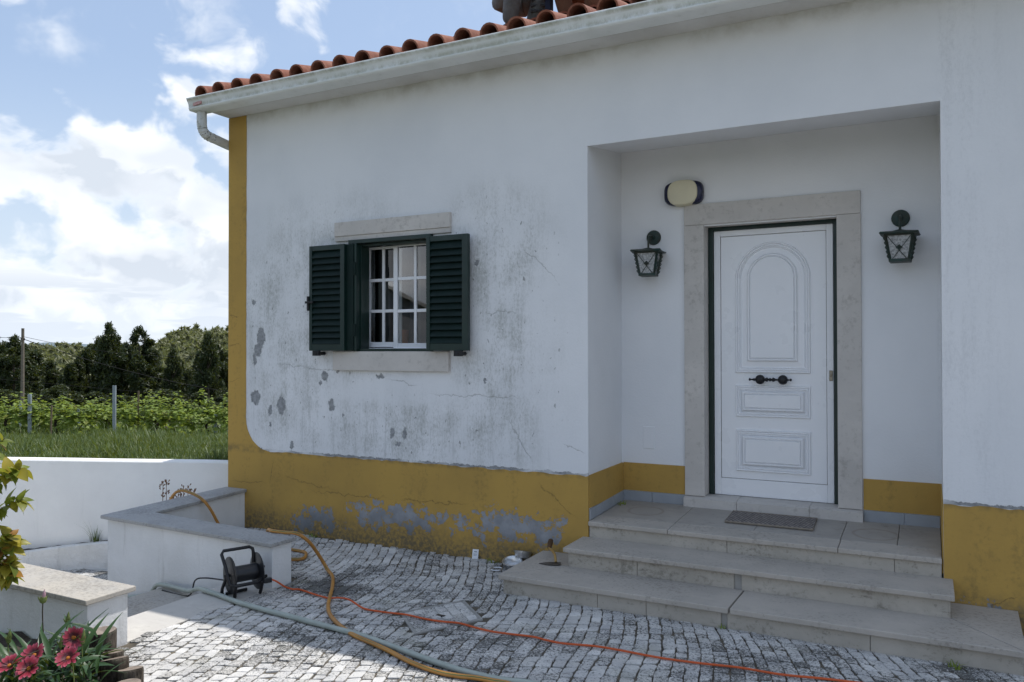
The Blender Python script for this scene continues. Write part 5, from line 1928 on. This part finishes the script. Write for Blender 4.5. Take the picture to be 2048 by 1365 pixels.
# log edging of the bed
le = empty('log_edging', (-3.7, -2.95, 0))
tag(le, 'edging of short upright cut logs round the flower bed', 'log edging')
for (x, y, z, r_, tx, ty) in ((-3.777, -2.931, .247, .066, .02, .03), (-3.946, -2.906, .207, .055, .0, .05), (-3.695, -2.93, .155, .05, .05, -.08), (-3.607, -2.985, .152, .066, .25, -.12), (-3.500, -2.975, .118, .060, .18, -.1), (-3.396, -3.075, .100, .068, .05, .0), (-3.31, -3.23, .09, .062, .0, .05),
                             (-3.66, -3.02, .06, .06, .3, .1), (-4.06, -2.90, .17, .05, 0, 0), (-3.24, -3.37, .085, .063, 0, 0)):
    b = MB(); prof = []
    seg = 22
    b2 = MB()
    vs = []; fs = []
    hh = [-.12, z * .35, z * .75, z - .010, z]
    for i, h in enumerate(hh):
        for k in range(seg):
            an = 2 * math.pi * k / seg
            rr_ = r_ * (1 + .06 * mnoise.noise(Vector((math.cos(an) * 1.5, math.sin(an) * 1.5, h * 8 + x * 7))) + .03 * mnoise.noise(Vector((math.cos(an) * 5, math.sin(an) * 5, h * 3 + x)))) * (1 if i < 4 else .95)
            zz = h + (tx * math.cos(an) + ty * math.sin(an)) * r_ * (1 if i > 1 else 0)
            vs.append((x + .55 + math.cos(an) * rr_ - .55 + 3.7, y + math.sin(an) * rr_ + 2.95, zz))
    for i in range(4):
        for k in range(seg):
            l = (k + 1) % seg
            fs.append((i * seg + k, i * seg + l, (i + 1) * seg + l, (i + 1) * seg + k))
    lg = MB(); lg.add(vs, fs); lg.cm = 1
    lg.add([vs[4 * seg + k] for k in range(seg)] + [(x + 3.7, y + 2.95, z - .003)], [(k, (k + 1) % seg, seg) for k in range(seg)])
    lg.build('log', [M['log'], M['log_top']], le, smooth=False)

# grass tuft on the kerb, dried plant behind the low wall, weeds
def blades(n, r, h0, h1, w, seedpos, lean=.5, seg=3):
    V = []; F = []
    for i in range(n):
        a = random.uniform(0, 2 * math.pi); rr_ = r * math.sqrt(random.random())
        p = Vector((math.cos(a) * rr_, math.sin(a) * rr_, 0))
        h = random.uniform(h0, h1); l = random.uniform(.1, lean) * h; a2 = a + random.uniform(-.8, .8)
        d = Vector((math.cos(a2), math.sin(a2), 0)); s = Vector((-d.y, d.x, 0))
        o = len(V)
        for k in range(seg + 1):
            t = k / seg
            q = p + d * (l * t * t) + Vector((0, 0, h * t * (1 - .25 * t * (l / h))))
            ww = w * (1 - t * .92)
            V += [q - s * ww, q + s * ww]
        for k in range(seg):
            F.append((o + 2 * k, o + 2 * k + 1, o + 2 * k + 3, o + 2 * k + 2))
    return V, F


V, F = blades(34, .05, .12, .27, .0045, 1, .9)
o = MB().add(V, F).build('grass_tuft', M['grass'], normals=False); o.location = (-7.80, -.17, -.33)
tag(o, 'green grass tuft growing in the soil strip of the kerb', 'grass tuft')
for (x, y, z, n, r_, h, lab) in ((-2.221, .579, .418, 14, .03, .05, 'tiny green weed on the porch slab by the skirting tiles'), (.114, -.76, -.004, 12, .03, .05, 'tiny weed at the foot of the lowest step toward the right'),
                                (-1.107, -.735, -.004, 7, .02, .05, 'tiny weed in the gap at the middle of the lowest step'), (-4.95, -.03, -.006, 20, .05, .05, 'small weed where the ochre plinth meets the cobbles behind the hose'), (-3.08, -.035, -.006, 16, .05, .05, 'small weed at the plinth foot near the paper tag')):
    V, F = blades(n, r_, h * .5, h, .006, 1, 1.4, 2)
    o = MB().add(V, F).build('weed', M['vine_leaf'], normals=False); o.location = (x, y, z)
    tag(o, lab, 'weed', 'weeds in the paving')
dry = empty('dried_plant', (-6.30, -.35, -.2))
tag(dry, 'dried brown seed heads showing behind the coping of the L shaped wall', 'dried plant')
for k in range(9):
    x, y = -.13 + .05 * k * .6, -.10 + .035 * k
    h = .52 + .16 * random.random() - .012 * k
    b = MB(); b.tube([(x, y, 0), (x + random.uniform(-.02, .02), y, h)], .003, 5)
    for j in range(16):
        t = h - .11 * random.random() * (1.3 if k < 5 else .7)
        a_ = random.uniform(0, 6.28)
        p = Vector((x + math.cos(a_) * .012, y + math.sin(a_) * .012, t))
        b.tube([p, p + Vector((math.cos(a_) * .012, math.sin(a_) * .012, .014)), p + Vector((math.cos(a_) * .014, math.sin(a_) * .014, .022))], [.002, .006, .001], 5)
    b.build('seed_head', M['dry'], dry)

# ================================================================== FIELD AND BACKGROUND
FW2 = Vector((-.4633, .8862, 0)); RT2 = Vector((.8862, .4633, 0))


def at(d, r):
    p = CAM + FW2 * d + RT2 * r
    return p.x, p.y


# tall grass between the garden wall and the vines
def grass_field(n):
    pos = []
    while len(pos) < n:
        d = 8.4 + 15 * RS.rand() ** 1.25
        r = (-.72 + .42 * RS.rand()) * d
        x, y = at(d, r)
        s = (x - WP.x) * WN.x + (y - WP.y) * WN.y
        if s < .24 or x > -6.3: continue
        pos.append((x, y, field_z(x, y), d))
    P = np.array(pos); n = len(P)
    h = (.12 + .15 * RS.rand(n)) * (.70 + 1.1 * np.array([max(-.25, v_) for v_ in [mnoise.noise(Vector((p[0] * .7, p[1] * .7, 2))) for p in pos]]))
    h *= np.where(RS.rand(n) < .05, 1.6, 1.0)
    an = RS.rand(n) * 2 * np.pi
    ln = h * (.15 + .75 * RS.rand(n) ** 1.5)
    dv = np.stack([np.cos(an), np.sin(an), np.zeros(n)], 1)
    sd = np.stack([-np.sin(an), np.cos(an), np.zeros(n)], 1) * (.004 + .005 * RS.rand(n))[:, None]
    B0 = P[:, :3]
    lv = []
    for t, w in ((0, 1), (.45, .85), (.8, .5), (1, .06)):
        c = B0 + dv * (ln * t * t)[:, None]
        c = c + np.stack([np.zeros(n), np.zeros(n), h * (t - .32 * t * t * (ln / h))], 1)
        lv.append(c - sd * w); lv.append(c + sd * w)
    V = np.stack(lv, 1).reshape(-1, 3)
    o = np.arange(n)[:, None] * 8
    F = np.concatenate([o + np.array([[2 * k, 2 * k + 1, 2 * k + 3, 2 * k + 2]]) for k in range(3)], 0)
    return V, F


V, F = grass_field(52000)
tag(npmesh('meadow_grass', V, F, M['grass']), kind='stuff')


# vine plants
def vine_leaf_geo():
    pts = [(0, 0), (.38, -.10), (.55, .22), (.42, .38), (.50, .70), (.22, .66), (0, 1.0), (-.22, .66), (-.50, .70), (-.42, .38), (-.55, .22), (-.38, -.10)]
    return [(x, y - .05, .12 * abs(x) - .10 * y * y) for x, y in pts]


VL = np.array(vine_leaf_geo())


def leaves_np(P, D, U, S, shape):
    """P centres, D leaf axis, U normal, S size; fan of the outline"""
    n = len(P)
    D = D / np.linalg.norm(D, axis=1)[:, None]
    X = np.cross(D, U); X /= np.maximum(1e-6, np.linalg.norm(X, axis=1))[:, None]
    N = np.cross(X, D)
    k = len(shape)
    V = (P[:, None, :] + S[:, None, None] * (X[:, None, :] * shape[None, :, 0:1] + D[:, None, :] * shape[None, :, 1:2] + N[:, None, :] * shape[None, :, 2:3])).reshape(-1, 3)
    o = np.arange(n)[:, None] * k
    F = np.concatenate([o + np.array([[0, i, i + 1, i + 2]]) for i in (1, 3, 5, 7, 9) if i + 2 <= k - 1] + [o + np.array([[0, 11, 11, 11]])], 0) if False else None
    faces = [[0, 1, 2, 3], [0, 3, 4, 5], [0, 5, 6, 7], [0, 7, 8, 9], [0, 9, 10, 11]]
    F = np.concatenate([o + np.array([f]) for f in faces], 0)
    return V, F


def vine_mesh(seed, tall=0):
    R = np.random.RandomState(seed)
    P = []; D = []; U = []; S_ = []
    # shoots rising from the cordon
    ns = 13
    for s in range(ns):
        x0 = -.62 + 1.24 * (s + .5) / ns + R.uniform(-.05, .05); y0 = R.uniform(-.08, .08)
        z0 = R.uniform(.50, .68)
        H = R.uniform(.05, .75) + (.5 if (tall and s == ns - 4) else 0)
        dx_, dy_ = R.uniform(-.35, .35), R.uniform(-.45, .45)
        m = int(12 + H * 26)
        for i in range(m):
            t = i / m
            p = np.array([x0 + dx_ * t * H, y0 + dy_ * t * H, z0 + H * t - .1 * t * t])
            a = R.uniform(0, 6.28)
            d = np.array([math.cos(a), math.sin(a), R.uniform(-.6, .3)])
            P.append(p + d * .07); D.append(d); U.append(np.array([R.uniform(-.5, .5), R.uniform(-.5, .5), 1.0])); S_.append(R.uniform(.085, .150) * (1 - .5 * t))
    for i in range(130):    # hanging foliage below
        a = R.uniform(0, 6.28)
        P.append(np.array([R.uniform(-.62, .62), R.uniform(-.2, .2), R.uniform(.10, .66)])); D.append(np.array([math.cos(a), math.sin(a), R.uniform(-1.2, 0)])); U.append(np.array([R.uniform(-.6, .6), -.6, .8])); S_.append(R.uniform(.08, .14))
    V, F = leaves_np(np.array(P), np.array(D), np.array(U), np.array(S_), VL)
    return V, F


protoV = []
for k in range(4):
    V, F = vine_mesh(20 + k, tall=(k == 2))
    r = empty('grapevine', (0, 0, 0))
    npmesh('foliage', V, F, M['vine_leaf'], r)
    b = MB()
    b.tube(smoothpath([(0, 0, -.05), (.03, .02, .2), (-.02, .0, .42), (.04, 0, .55)], 4), [.04, .036, .033, .03, .03, .03, .03, .028, .028, .026, .026, .026, .026], 7)
    b.tube(smoothpath([(.0, 0, .5), (-.2, .02, .56), (-.5, -.01, .60)], 4), .016, 6); b.tube(smoothpath([(.0, 0, .5), (.25, .02, .58), (.55, -.01, .58)], 4), .016, 6)
    b.build('trunk', M['vine_wood'], r, smooth=True)
    protoV.append(r)
rowang = math.atan2(RT2.y, RT2.x)
used = [0] * 4
looks = ['bushy', 'loose', 'tall shooted', 'low']
cnt = 0
for row, (d0, d1, n, gap) in enumerate(((17.6, 19.6, 7, 1.22), (21.5, 23.5, 8, 1.25), (25.5, 27.5, 9, 1.3))):
    for i in range(n):
        t = i / (n - 1)
        d = d0 + (d1 - d0) * t
        r_ = -.70 * d + t * (.38 * d)
        k = (2 if (row == 0 and i == 5) else random.choice((0, 1, 3)))
        o = protoV[k] if used[k] == 0 else copy_tree(protoV[k])
        used[k] += 1
        x, y = at(d + random.uniform(-.15, .15), r_)
        o.location = (x, y, field_z(x, y) - .02)
        o.rotation_euler = (0, 0, rowang + random.choice((0, math.pi)) + random.uniform(-.12, .12))
        s = random.uniform(.9, 1.12)
        o.scale = (s, s, s * random.uniform(.78, 1.08))
        ordn = ['first', 'second', 'third', 'fourth', 'fifth', 'sixth', 'seventh', 'eighth', 'ninth'][i]
        rown = ['front vineyard row', 'middle vineyard row', 'rear vineyard row'][row]
        tag(o, 'bright green leafy grapevine, %s from the left in the %s' % (ordn, rown), 'grapevine', 'grapevines in the field')
for k in range(4):
    if used[k] == 0:
        for ch in list(protoV[k].children): bpy.data.objects.remove(ch)
        bpy.data.objects.remove(protoV[k])


def post(name, u, d, ztop_px, mat, rad_, label, grp, lean=0.0, square=True):
    """u: sideways ratio r/d"""
    x, y = at(d, u * d)
    z0 = field_z(x, y)
    z1 = 1.69 - d * (ztop_px - 699) / 1593.0
    b = MB()
    n = Vector((x, y, 0))
    if square:
        b.prism([(-rad_, -rad_ * .7), (rad_, -rad_ * .7), (rad_, rad_ * .7), (rad_ * .55, rad_ * .7), (rad_ * .55, -rad_ * .25), (-rad_ * .55, -rad_ * .25), (-rad_ * .55, rad_ * .7), (-rad_, rad_ * .7)], 'z', -.4, z1 - z0)
    else:
        b.tube([(0, 0, -.4), (lean * .5, 0, (z1 - z0) / 2), (lean, 0, z1 - z0)], rad_, 8)
    o = b.build(name, mat); o.location = (x, y, z0); o.rotation_euler = (lean * .3, 0, rowang)
    tag(o, label, 'post', grp)
    return o


MP = [(-.605, 17.9, 787, 'galvanised vine post near the utility pole, leaning slightly'), (-.499, 18.4, 770, 'tallest galvanised vine post, in the middle of the front row'),
      (-.372, 19.4, 828, 'short bluish vine post close to the house corner'), (-.617, 24.0, 802, 'small far vine post just left of the utility pole foot'), (-.544, 26, 816, 'small far vine post behind the second vine')]
for (u, d, zt_, lab) in MP:
    post('vine_post', u, d, zt_, M['galv'], .034, lab, 'galvanised vineyard posts', lean=(.02 if d == 17.9 else 0))
post('vine_stake', -.470, 19.0, 781, M['stake_wood'], .022, 'thin wooden vine stake right of the tallest metal post', 'wooden vine stakes', .03, False)
post('vine_stake', -.599 + .02, 17.8, 810, M['stake_wood'], .02, 'rough wooden vine stake beside the leaning metal post', 'wooden vine stakes', .03, False)
post('vine_stake', -.434, 19.4, 823, M['stake_wood'], .018, 'short thin wooden stake among the vines toward the house', 'wooden vine stakes', .0, False)
for k, (h0, lab) in enumerate(((1.18, 'upper thin trellis wire strung along the front vine row'), (.92, 'lower thin trellis wire strung along the front vine row'))):
    P = []
    for i in range(21):
        t = i / 20; d = 17.3 + 2.6 * t; x, y = at(d, -.72 * d + .42 * d * t)
        P.append((x, y, field_z(x, y) + h0 + (.25 - .55 * t if k == 0 else .1 - .3 * t)))
    b = MB(); b.tube(P, .0035, 4)
    tag(b.build('trellis_wire', M['wire']), lab, 'wire', 'trellis wires')

# utility pole and its cables
x, y = at(50, -.6146 * 50)
pz = -3.6
b = MB(); b.tube([(0, 0, -1), (0.02, 0, 3), (.03, 0, 3.06 - pz)], [.125, .105, .085], 10)
pole = b.build('utility_pole', M['pole_wood'], smooth=True); pole.location = (x, y, pz)
tag(pole, 'weathered wooden utility pole standing beyond the vineyard before dark trees', 'utility pole')
b = MB(); b.tube([(-.16, 0, 2.35 - pz), (.2, 0, 2.35 - pz)], .02, 6); b.tube([(-.15, 0, 2.3 - pz), (-.15, 0, 2.45 - pz)], .035, 6); b.tube([(.19, 0, 2.3 - pz), (.19, 0, 2.45 - pz)], .035, 6)
b.build('bracket', M['black_metal'], pole)
Pt = Vector((x, y, 0))
for (z0, d1, r1, z1, sag, rr_, lab) in ((2.40, 62, -.315 * 62, -1.9, .5, .022, 'thick black overhead cable running from the pole down toward the house'),
                                       (2.55, 58, -.40 * 58, 1.2, .35, .012, 'thin overhead cable above the thick one, right of the pole'),
                                       (2.45, 44, -.80 * 44, 3.4, .25, .014, 'overhead cable leaving the pole toward the left edge')):
    x1, y1 = at(d1, r1)
    P = []
    for i in range(25):
        t = i / 24
        P.append((Pt.x + (x1 - Pt.x) * t, Pt.y + (y1 - Pt.y) * t, z0 + (z1 - z0) * t - sag * 4 * t * (1 - t)))
    b = MB(); b.tube(P, rr_, 5)
    tag(b.build('overhead_cable', M['wire']), lab, 'cable', 'overhead cables')


# trees behind the vineyard
def crown_np(R, h, w, n, size, shape='cone', clumps=40, droop=.3):
    """leaf sprays gathered in clumps along limbs; returns quads"""
    C = []
    for c in range(clumps):
        t = R.rand() ** .85
        if shape == 'cone':
            rr_ = w * (1 - t) ** .75 * (.35 + .65 * R.rand()) * (1 if t > .06 else .6)
        else:
            rr_ = w * math.sin(math.pi * min(1, .12 + .88 * t)) ** .7 * (.3 + .7 * R.rand() ** .6)
        a = R.rand() * 6.283
        C.append((rr_ * math.cos(a), rr_ * math.sin(a), h * (.08 + .90 * t), w * (.10 + .20 * R.rand()) * (1.1 - .35 * t)))
    C = np.array(C)
    idx = R.randint(0, clumps, n)
    g_ = R.normal(size=(n, 3)); g_ /= np.linalg.norm(g_, axis=1)[:, None]
    P = C[idx, :3] + g_ * (C[idx, 3] * (R.rand(n) ** .4))[:, None] * np.array([1, 1, 1.15])
    D = R.normal(size=(n, 3)); D[:, 2] -= droop; D /= np.linalg.norm(D, axis=1)[:, None]
    U = R.normal(size=(n, 3)); X = np.cross(D, U); X /= np.linalg.norm(X, axis=1)[:, None]
    s = size * (.6 + .8 * R.rand(n))
    a = P - X * (s * .22)[:, None]; b_ = P + X * (s * .22)[:, None]
    tip = P + D * s[:, None]; root = P - D * (s * .5)[:, None]
    V = np.stack([root, a, tip, b_], 1).reshape(-1, 3)
    F = np.arange(n * 4).reshape(n, 4)
    return V, F


TP = []
for k, (shape, hh_, ww, nn, cl_) in enumerate((('cone', 6.6, 2.0, 10000, 90), ('round', 6.2, 1.6, 9500, 95), ('cone', 5.4, 1.9, 9500, 85), ('round', 5.0, 1.9, 9500, 85))):
    R = np.random.RandomState(40 + k)
    r = empty('tree', (0, 0, 0))
    V, F = crown_np(R, hh_, ww, nn, .19, shape, cl_)
    V[:, 2] += .9
    npmesh('crown', V, F, M['dark_leaf'], r)
    b = MB(); b.tube([(0, 0, -1), (.05, .03, hh_ * .4), (-.03, .0, hh_ * .95)], [.14, .10, .02], 7)
    for q in range(6):
        a = q * 1.1 + k; z = hh_ * (.2 + .11 * q)
        b.tube([(0, 0, z), (math.cos(a) * ww * .35, math.sin(a) * ww * .35, z + .5), (math.cos(a) * ww * .6, math.sin(a) * ww * .6, z + .9)], [.05, .035, .012], 5)
    b.build('trunk', M['bark'], r, smooth=True)
    TP.append(r)
tused = [0] * 4
# (pixel column of the photo turned into a sideways ratio, top height ratio, distance, prototype)
TL = [(-12, 672, 70, 1, 'cut by the left picture edge'), (28, 674, 68, 1, 'rounded, just left of the utility pole'), (66, 705, 74, 3, 'low, right behind the utility pole'), (104, 738, 72, 2, 'low, first gap of the tree belt'), (140, 726, 70, 2, 'broad, between the pole and the tallest pointed tree'),
      (178, 700, 73, 3, 'shouldering the tallest pointed tree from the left'), (218, 648, 70, 0, 'tallest and pointed, above the middle vine post'), (248, 690, 74, 3, 'between the two tallest trees'), (278, 656, 70, 1, 'tall with a rounded open top, second tallest'), (308, 708, 75, 2, 'dense and low, right of the rounded tall tree'),
      (345, 698, 68, 0, 'dark and cone shaped, midway to the house'), (378, 742, 71, 3, 'lowest, in the gap before the house'), (416, 668, 66, 0, 'slender dark cone near the house corner'), (448, 706, 70, 2, 'partly hidden by the house corner'), (478, 690, 74, 1, 'behind the house corner'), (-50, 690, 74, 2, 'outside the left edge'), (158, 712, 71, 0, 'narrow, left shoulder of the tallest pointed tree'), (198, 676, 74, 1, 'slim, close behind the tallest pointed tree'), (234, 672, 72, 0, 'slim point right of the tallest pointed tree'), (294, 680, 71, 0, 'slim point right of the rounded open top'), (362, 722, 72, 0, 'small slim point midway to the house'), (398, 704, 73, 0, 'slim point left of the slender dark cone'), (48, 690, 76, 1, 'slim, half behind the utility pole'), (8, 684, 72, 0, 'slim point near the left edge'), (436, 690, 69, 1, 'slim, between the slender cone and the house'),
      (120, 772, 60, 3, 'small and dark, at the foot of the belt left'), (250, 790, 60, 2, 'small and dark, behind the tallest vine post'), (330, 780, 60, 3, 'small and dark, behind the tall vine shoot'), (400, 785, 60, 2, 'small and dark, at the belt foot near the house'), (190, 785, 61, 3, 'small and dark, under the pointed tree'), (60, 785, 60, 2, 'small and dark, behind the pole foot'), (10, 780, 61, 3, 'small and dark, at the far left foot of the belt'), (448, 790, 60, 3, 'small and dark, against the house edge')]
TH = [7.5, 7.1, 6.3, 5.9]
for (u, v, d, k, lab) in TL:
    o = TP[k] if tused[k] == 0 else copy_tree(TP[k])
    tused[k] += 1
    x, y = at(d, (u - 1024) / 1593 * d)
    top = 1.69 - d * (v - 699) / 1593
    z0 = -5.6 if d > 65 else -4.9
    s = (top - z0) / TH[k]
    o.location = (x, y, z0)
    wsc = s * random.uniform(.85, 1.12)
    if k in (0,): wsc = s * .82
    if d <= 61: wsc = max(s * 1.2, 1.05)
    o.scale = (wsc, wsc, s)
    o.rotation_euler = (0, 0, random.uniform(0, 6.28))
    tag(o, 'dark tree beyond the vines, ' + lab, 'tree', 'dark trees beyond the vineyard')


# far wooded hill: one mass of crowns
def forest():
    R = np.random.RandomState(5)
    Vs = []; Fs = []; o = 0
    protos = []
    for k in range(5):
        V, F = crown_np(R, 6.5, 2.5, 210, .95, 'round' if k < 3 else 'cone', 16, .1)
        protos.append((V, F))
    n = 0
    while n < 2300:
        d = 120 + 225 * R.rand()
        r_ = (-.92 + .72 * R.rand()) * d
        x, y = at(d, r_)
        z = land_z(x, y)
        V, F = protos[R.randint(5)]
        a = R.rand() * 6.28; s = .65 + .55 * R.rand()
        ca, sa = math.cos(a) * s, math.sin(a) * s
        Q = np.stack([V[:, 0] * ca - V[:, 1] * sa + x, V[:, 0] * sa + V[:, 1] * ca + y, V[:, 2] * s + z - .3], 1)
        Vs.append(Q); Fs.append(F + o); o += len(V); n += 1
    return np.concatenate(Vs), np.concatenate(Fs)


V, F = forest()
tag(npmesh('forest', V, F, M['olive_leaf']), kind='stuff')


# ================================================================== PEOPLE ON THE ROOF
def skin_mesh(name, joints, edges, mat, parent, root, sub=2):
    me = bpy.data.meshes.new(name)
    names = list(joints)
    me.from_pydata([joints[k][0] for k in names], [(names.index(a), names.index(c)) for a, c in edges], [])
    me.materials.append(mat)
    o = bpy.data.objects.new(name, me); COL.objects.link(o)
    if parent is not None:
        o.parent = parent
    sm = o.modifiers.new('skin', 'SKIN')
    sm.use_smooth_shade = True
    lay = me.skin_vertices[0] if me.skin_vertices else None
    if lay is None:
        bm = bmesh.new(); bm.from_mesh(me); bm.verts.layers.skin.verify(); bm.to_mesh(me); bm.free()
        lay = me.skin_vertices[0]
    for i, k in enumerate(names):
        r_ = joints[k][1]
        lay.data[i].radius = (r_, r_) if not isinstance(r_, tuple) else r_
        lay.data[i].use_root = (k == root)
    ss_ = o.modifiers.new('smooth', 'SUBSURF'); ss_.levels = sub; ss_.render_levels = sub
    return o


def squatter(name, loc, rz, label, cloth, shirt, mirror=1):
    """a worker squatting, forearms hanging between and beside the knees"""
    r = empty(name, loc, rz); tag(r, label, 'person')
    m = mirror
    J = {'pelvis': ((0, .14, .42), .085), 'spine': ((0, .10, .60), .095), 'chest': ((0, -.02, .80), .115), 'neck': ((0, -.10, .95), .055), 'head0': ((0, -.13, 1.02), .075), 'head1': ((0, -.165, 1.10), .092), 'head2': ((0, -.16, 1.18), .075), 'nose': ((0, -.262, 1.09), .014)}
    E = [('pelvis', 'spine'), ('spine', 'chest'), ('chest', 'neck'), ('neck', 'head0'), ('head0', 'head1'), ('head1', 'head2'), ('head1', 'nose')]
    for s, q in ((1, 'a'), (-1, 'b')):
        J.update({'hip' + q: ((.10 * s, .12, .395), .07), 'knee' + q: ((.155 * s, -.20, .47), .062), 'calf' + q: ((.135 * s, -.10, .27), .058), 'ank' + q: ((.115 * s, -.005, .085), .04), 'heel' + q: ((.115 * s, .03, .03), .035), 'toe' + q: ((.125 * s, -.19, .025), .03),
                  'sho' + q: ((.19 * s, -.04, .86), .06), 'elb' + q: ((.29 * s, -.26, .60), .042), 'wri' + q: ((.27 * s, -.42, .38 if s * m > 0 else .42), .027), 'palm' + q: ((.265 * s, -.435, (.38 if s * m > 0 else .42) - .07), .027)})
        E += [('pelvis', 'hip' + q), ('hip' + q, 'knee' + q), ('knee' + q, 'calf' + q), ('calf' + q, 'ank' + q), ('ank' + q, 'heel' + q), ('heel' + q, 'toe' + q), ('chest', 'sho' + q), ('sho' + q, 'elb' + q), ('elb' + q, 'wri' + q), ('wri' + q, 'palm' + q)]
        pz_ = (.38 if s * m > 0 else .42) - .07
        for fi, (dy, l) in enumerate(((-.030, .070), (-.010, .080), (.010, .076), (.028, .060))):
            J['k%d' % fi + q] = ((.265 * s, -.435 + dy, pz_ - .035), .0095); J['m%d' % fi + q] = ((.257 * s, -.438 + dy * 1.1, pz_ - .035 - l * .5), .009); J['f%d' % fi + q] = ((.239 * s, -.438 + dy * 1.1, pz_ - .035 - l), .0075)
            E += [('palm' + q, 'k%d' % fi + q), ('k%d' % fi + q, 'm%d' % fi + q), ('m%d' % fi + q, 'f%d' % fi + q)]
        J['t0' + q] = ((.249 * s, -.475, pz_ + .01), .011); J['t1' + q] = ((.237 * s, -.492, pz_ - .035), .009)
        E += [('palm' + q, 't0' + q), ('t0' + q, 't1' + q)]
    skin_mesh('body', J, E, M['skin'], r, 'pelvis')
    # trousers
    T = {'w': ((0, .14, .46), .155), 'pelvis': ((0, .16, .40), .155)}
    TE = [('w', 'pelvis')]
    for s, q in ((1, 'a'), (-1, 'b')):
        T.update({'hip' + q: ((.10 * s, .12, .385), .125), 'thi' + q: ((.135 * s, -.05, .44), .105), 'knee' + q: ((.155 * s, -.19, .465), .085), 'mid' + q: ((.14 * s, -.11, .29), .088), 'cuf' + q: ((.118 * s, -.02, .11), .072)})
        TE += [('pelvis', 'hip' + q), ('hip' + q, 'thi' + q), ('thi' + q, 'knee' + q), ('knee' + q, 'mid' + q), ('mid' + q, 'cuf' + q)]
    skin_mesh('trousers', T, TE, cloth, r, 'pelvis')
    Sh = {'w': ((0, .15, .47), .148), 'spine': ((0, .10, .60), .145), 'chest': ((0, -.02, .80), .155), 'col': ((0, -.085, .92), .075)}
    SE = [('w', 'spine'), ('spine', 'chest'), ('chest', 'col')]
    for s, q in ((1, 'a'), (-1, 'b')):
        Sh.update({'sho' + q: ((.19 * s, -.04, .86), .078), 'sl' + q: ((.25 * s, -.14, .72), .066)})
        SE += [('chest', 'sho' + q), ('sho' + q, 'sl' + q)]
    skin_mesh('shirt', Sh, SE, shirt, r, 'spine')
    for s in (1, -1):
        b = MB(); b.lathe([(.02, 0), (.05, .01), (.052, .06), (.045, .13)], (.115 * s, .015, -.01), (0, 0, 1), 14)
        b.tube(smoothpath([(.115 * s, .05, .03), (.12 * s, -.08, .035), (.125 * s, -.20, .025)], 4), [.045, .047, .048, .048, .048, .046, .044, .04, .03], 10)
        b.build('boot', M['boot'], r, smooth=True)
    b = MB(); b.lathe([(.02, .1), (.06, .085), (.092, .04), (.10, -.01), (.095, -.06)], (0, -.145, 1.14), (0, .35, 1), 18); b.build('hair', M['hair'], r, smooth=True)
    b = MB()
    for s in (-1, 1):
        b.lathe([(.001, .004), (.007, .002), (.009, -.004)], (.033 * s, -.252, 1.115), (0, -1, 0), 10)
    b.build('eyes', M['boot'], r, smooth=True)
    b = MB(); b.tube([(-.022, -.244, 1.045), (0, -.252, 1.043), (.022, -.244, 1.045)], .005, 6); b.build('mouth', M['red_print'], r)
    for s in (-1, 1):
        b = MB(); b.lathe([(.006, 0), (.022, .006), (.024, .014), (.012, .018)], (.088 * s, -.155, 1.095), (s, .25, 0), 12); b.build('ear', M['skin'], r, smooth=True)
    return r


def foot_z(y):
    return 4.183 + (y + .315) * math.tan(PT) + .008


p1 = squatter('person', (-3.36, .98, foot_z(.98)), rad(58), 'person squatting on the roof edge in dusty grey work trousers, one hand hanging low', M['grey_cloth'], M['navy_cloth'], -1)
b = MB()
for k in range(5):
    t = k / 4
    b.tube([(.05, -.155 + .03 * t, .44 - .20 * t), (.155, -.245 + .055 * t, .44 - .20 * t), (.25, -.17 + .05 * t, .44 - .20 * t)], .016, 6)
b.build('knee_pad', M['strap_cloth'], p1, smooth=True)
p2 = squatter('person', (-2.76, 1.02, foot_z(1.02)), rad(8), 'person squatting on the roof in brown work trousers beside a thin black rod', M['brown_cloth'], M['grey_cloth'], 1)
b = MB(); b.box(-.30, -.245, -.12, -.02, .02, .34, .012); b.build('tool_pouch', M['navy_cloth'], p2)
b = MB(); b.tube([(-2.96, .98, foot_z(.98) - .06), (-2.93, .98, 5.0), (-2.88, .98, 5.4)], .0085, 8)
tag(b.build('rod', M['black_plastic'], smooth=True), 'thin black rod standing on the roof tiles between the two workers', 'rod')
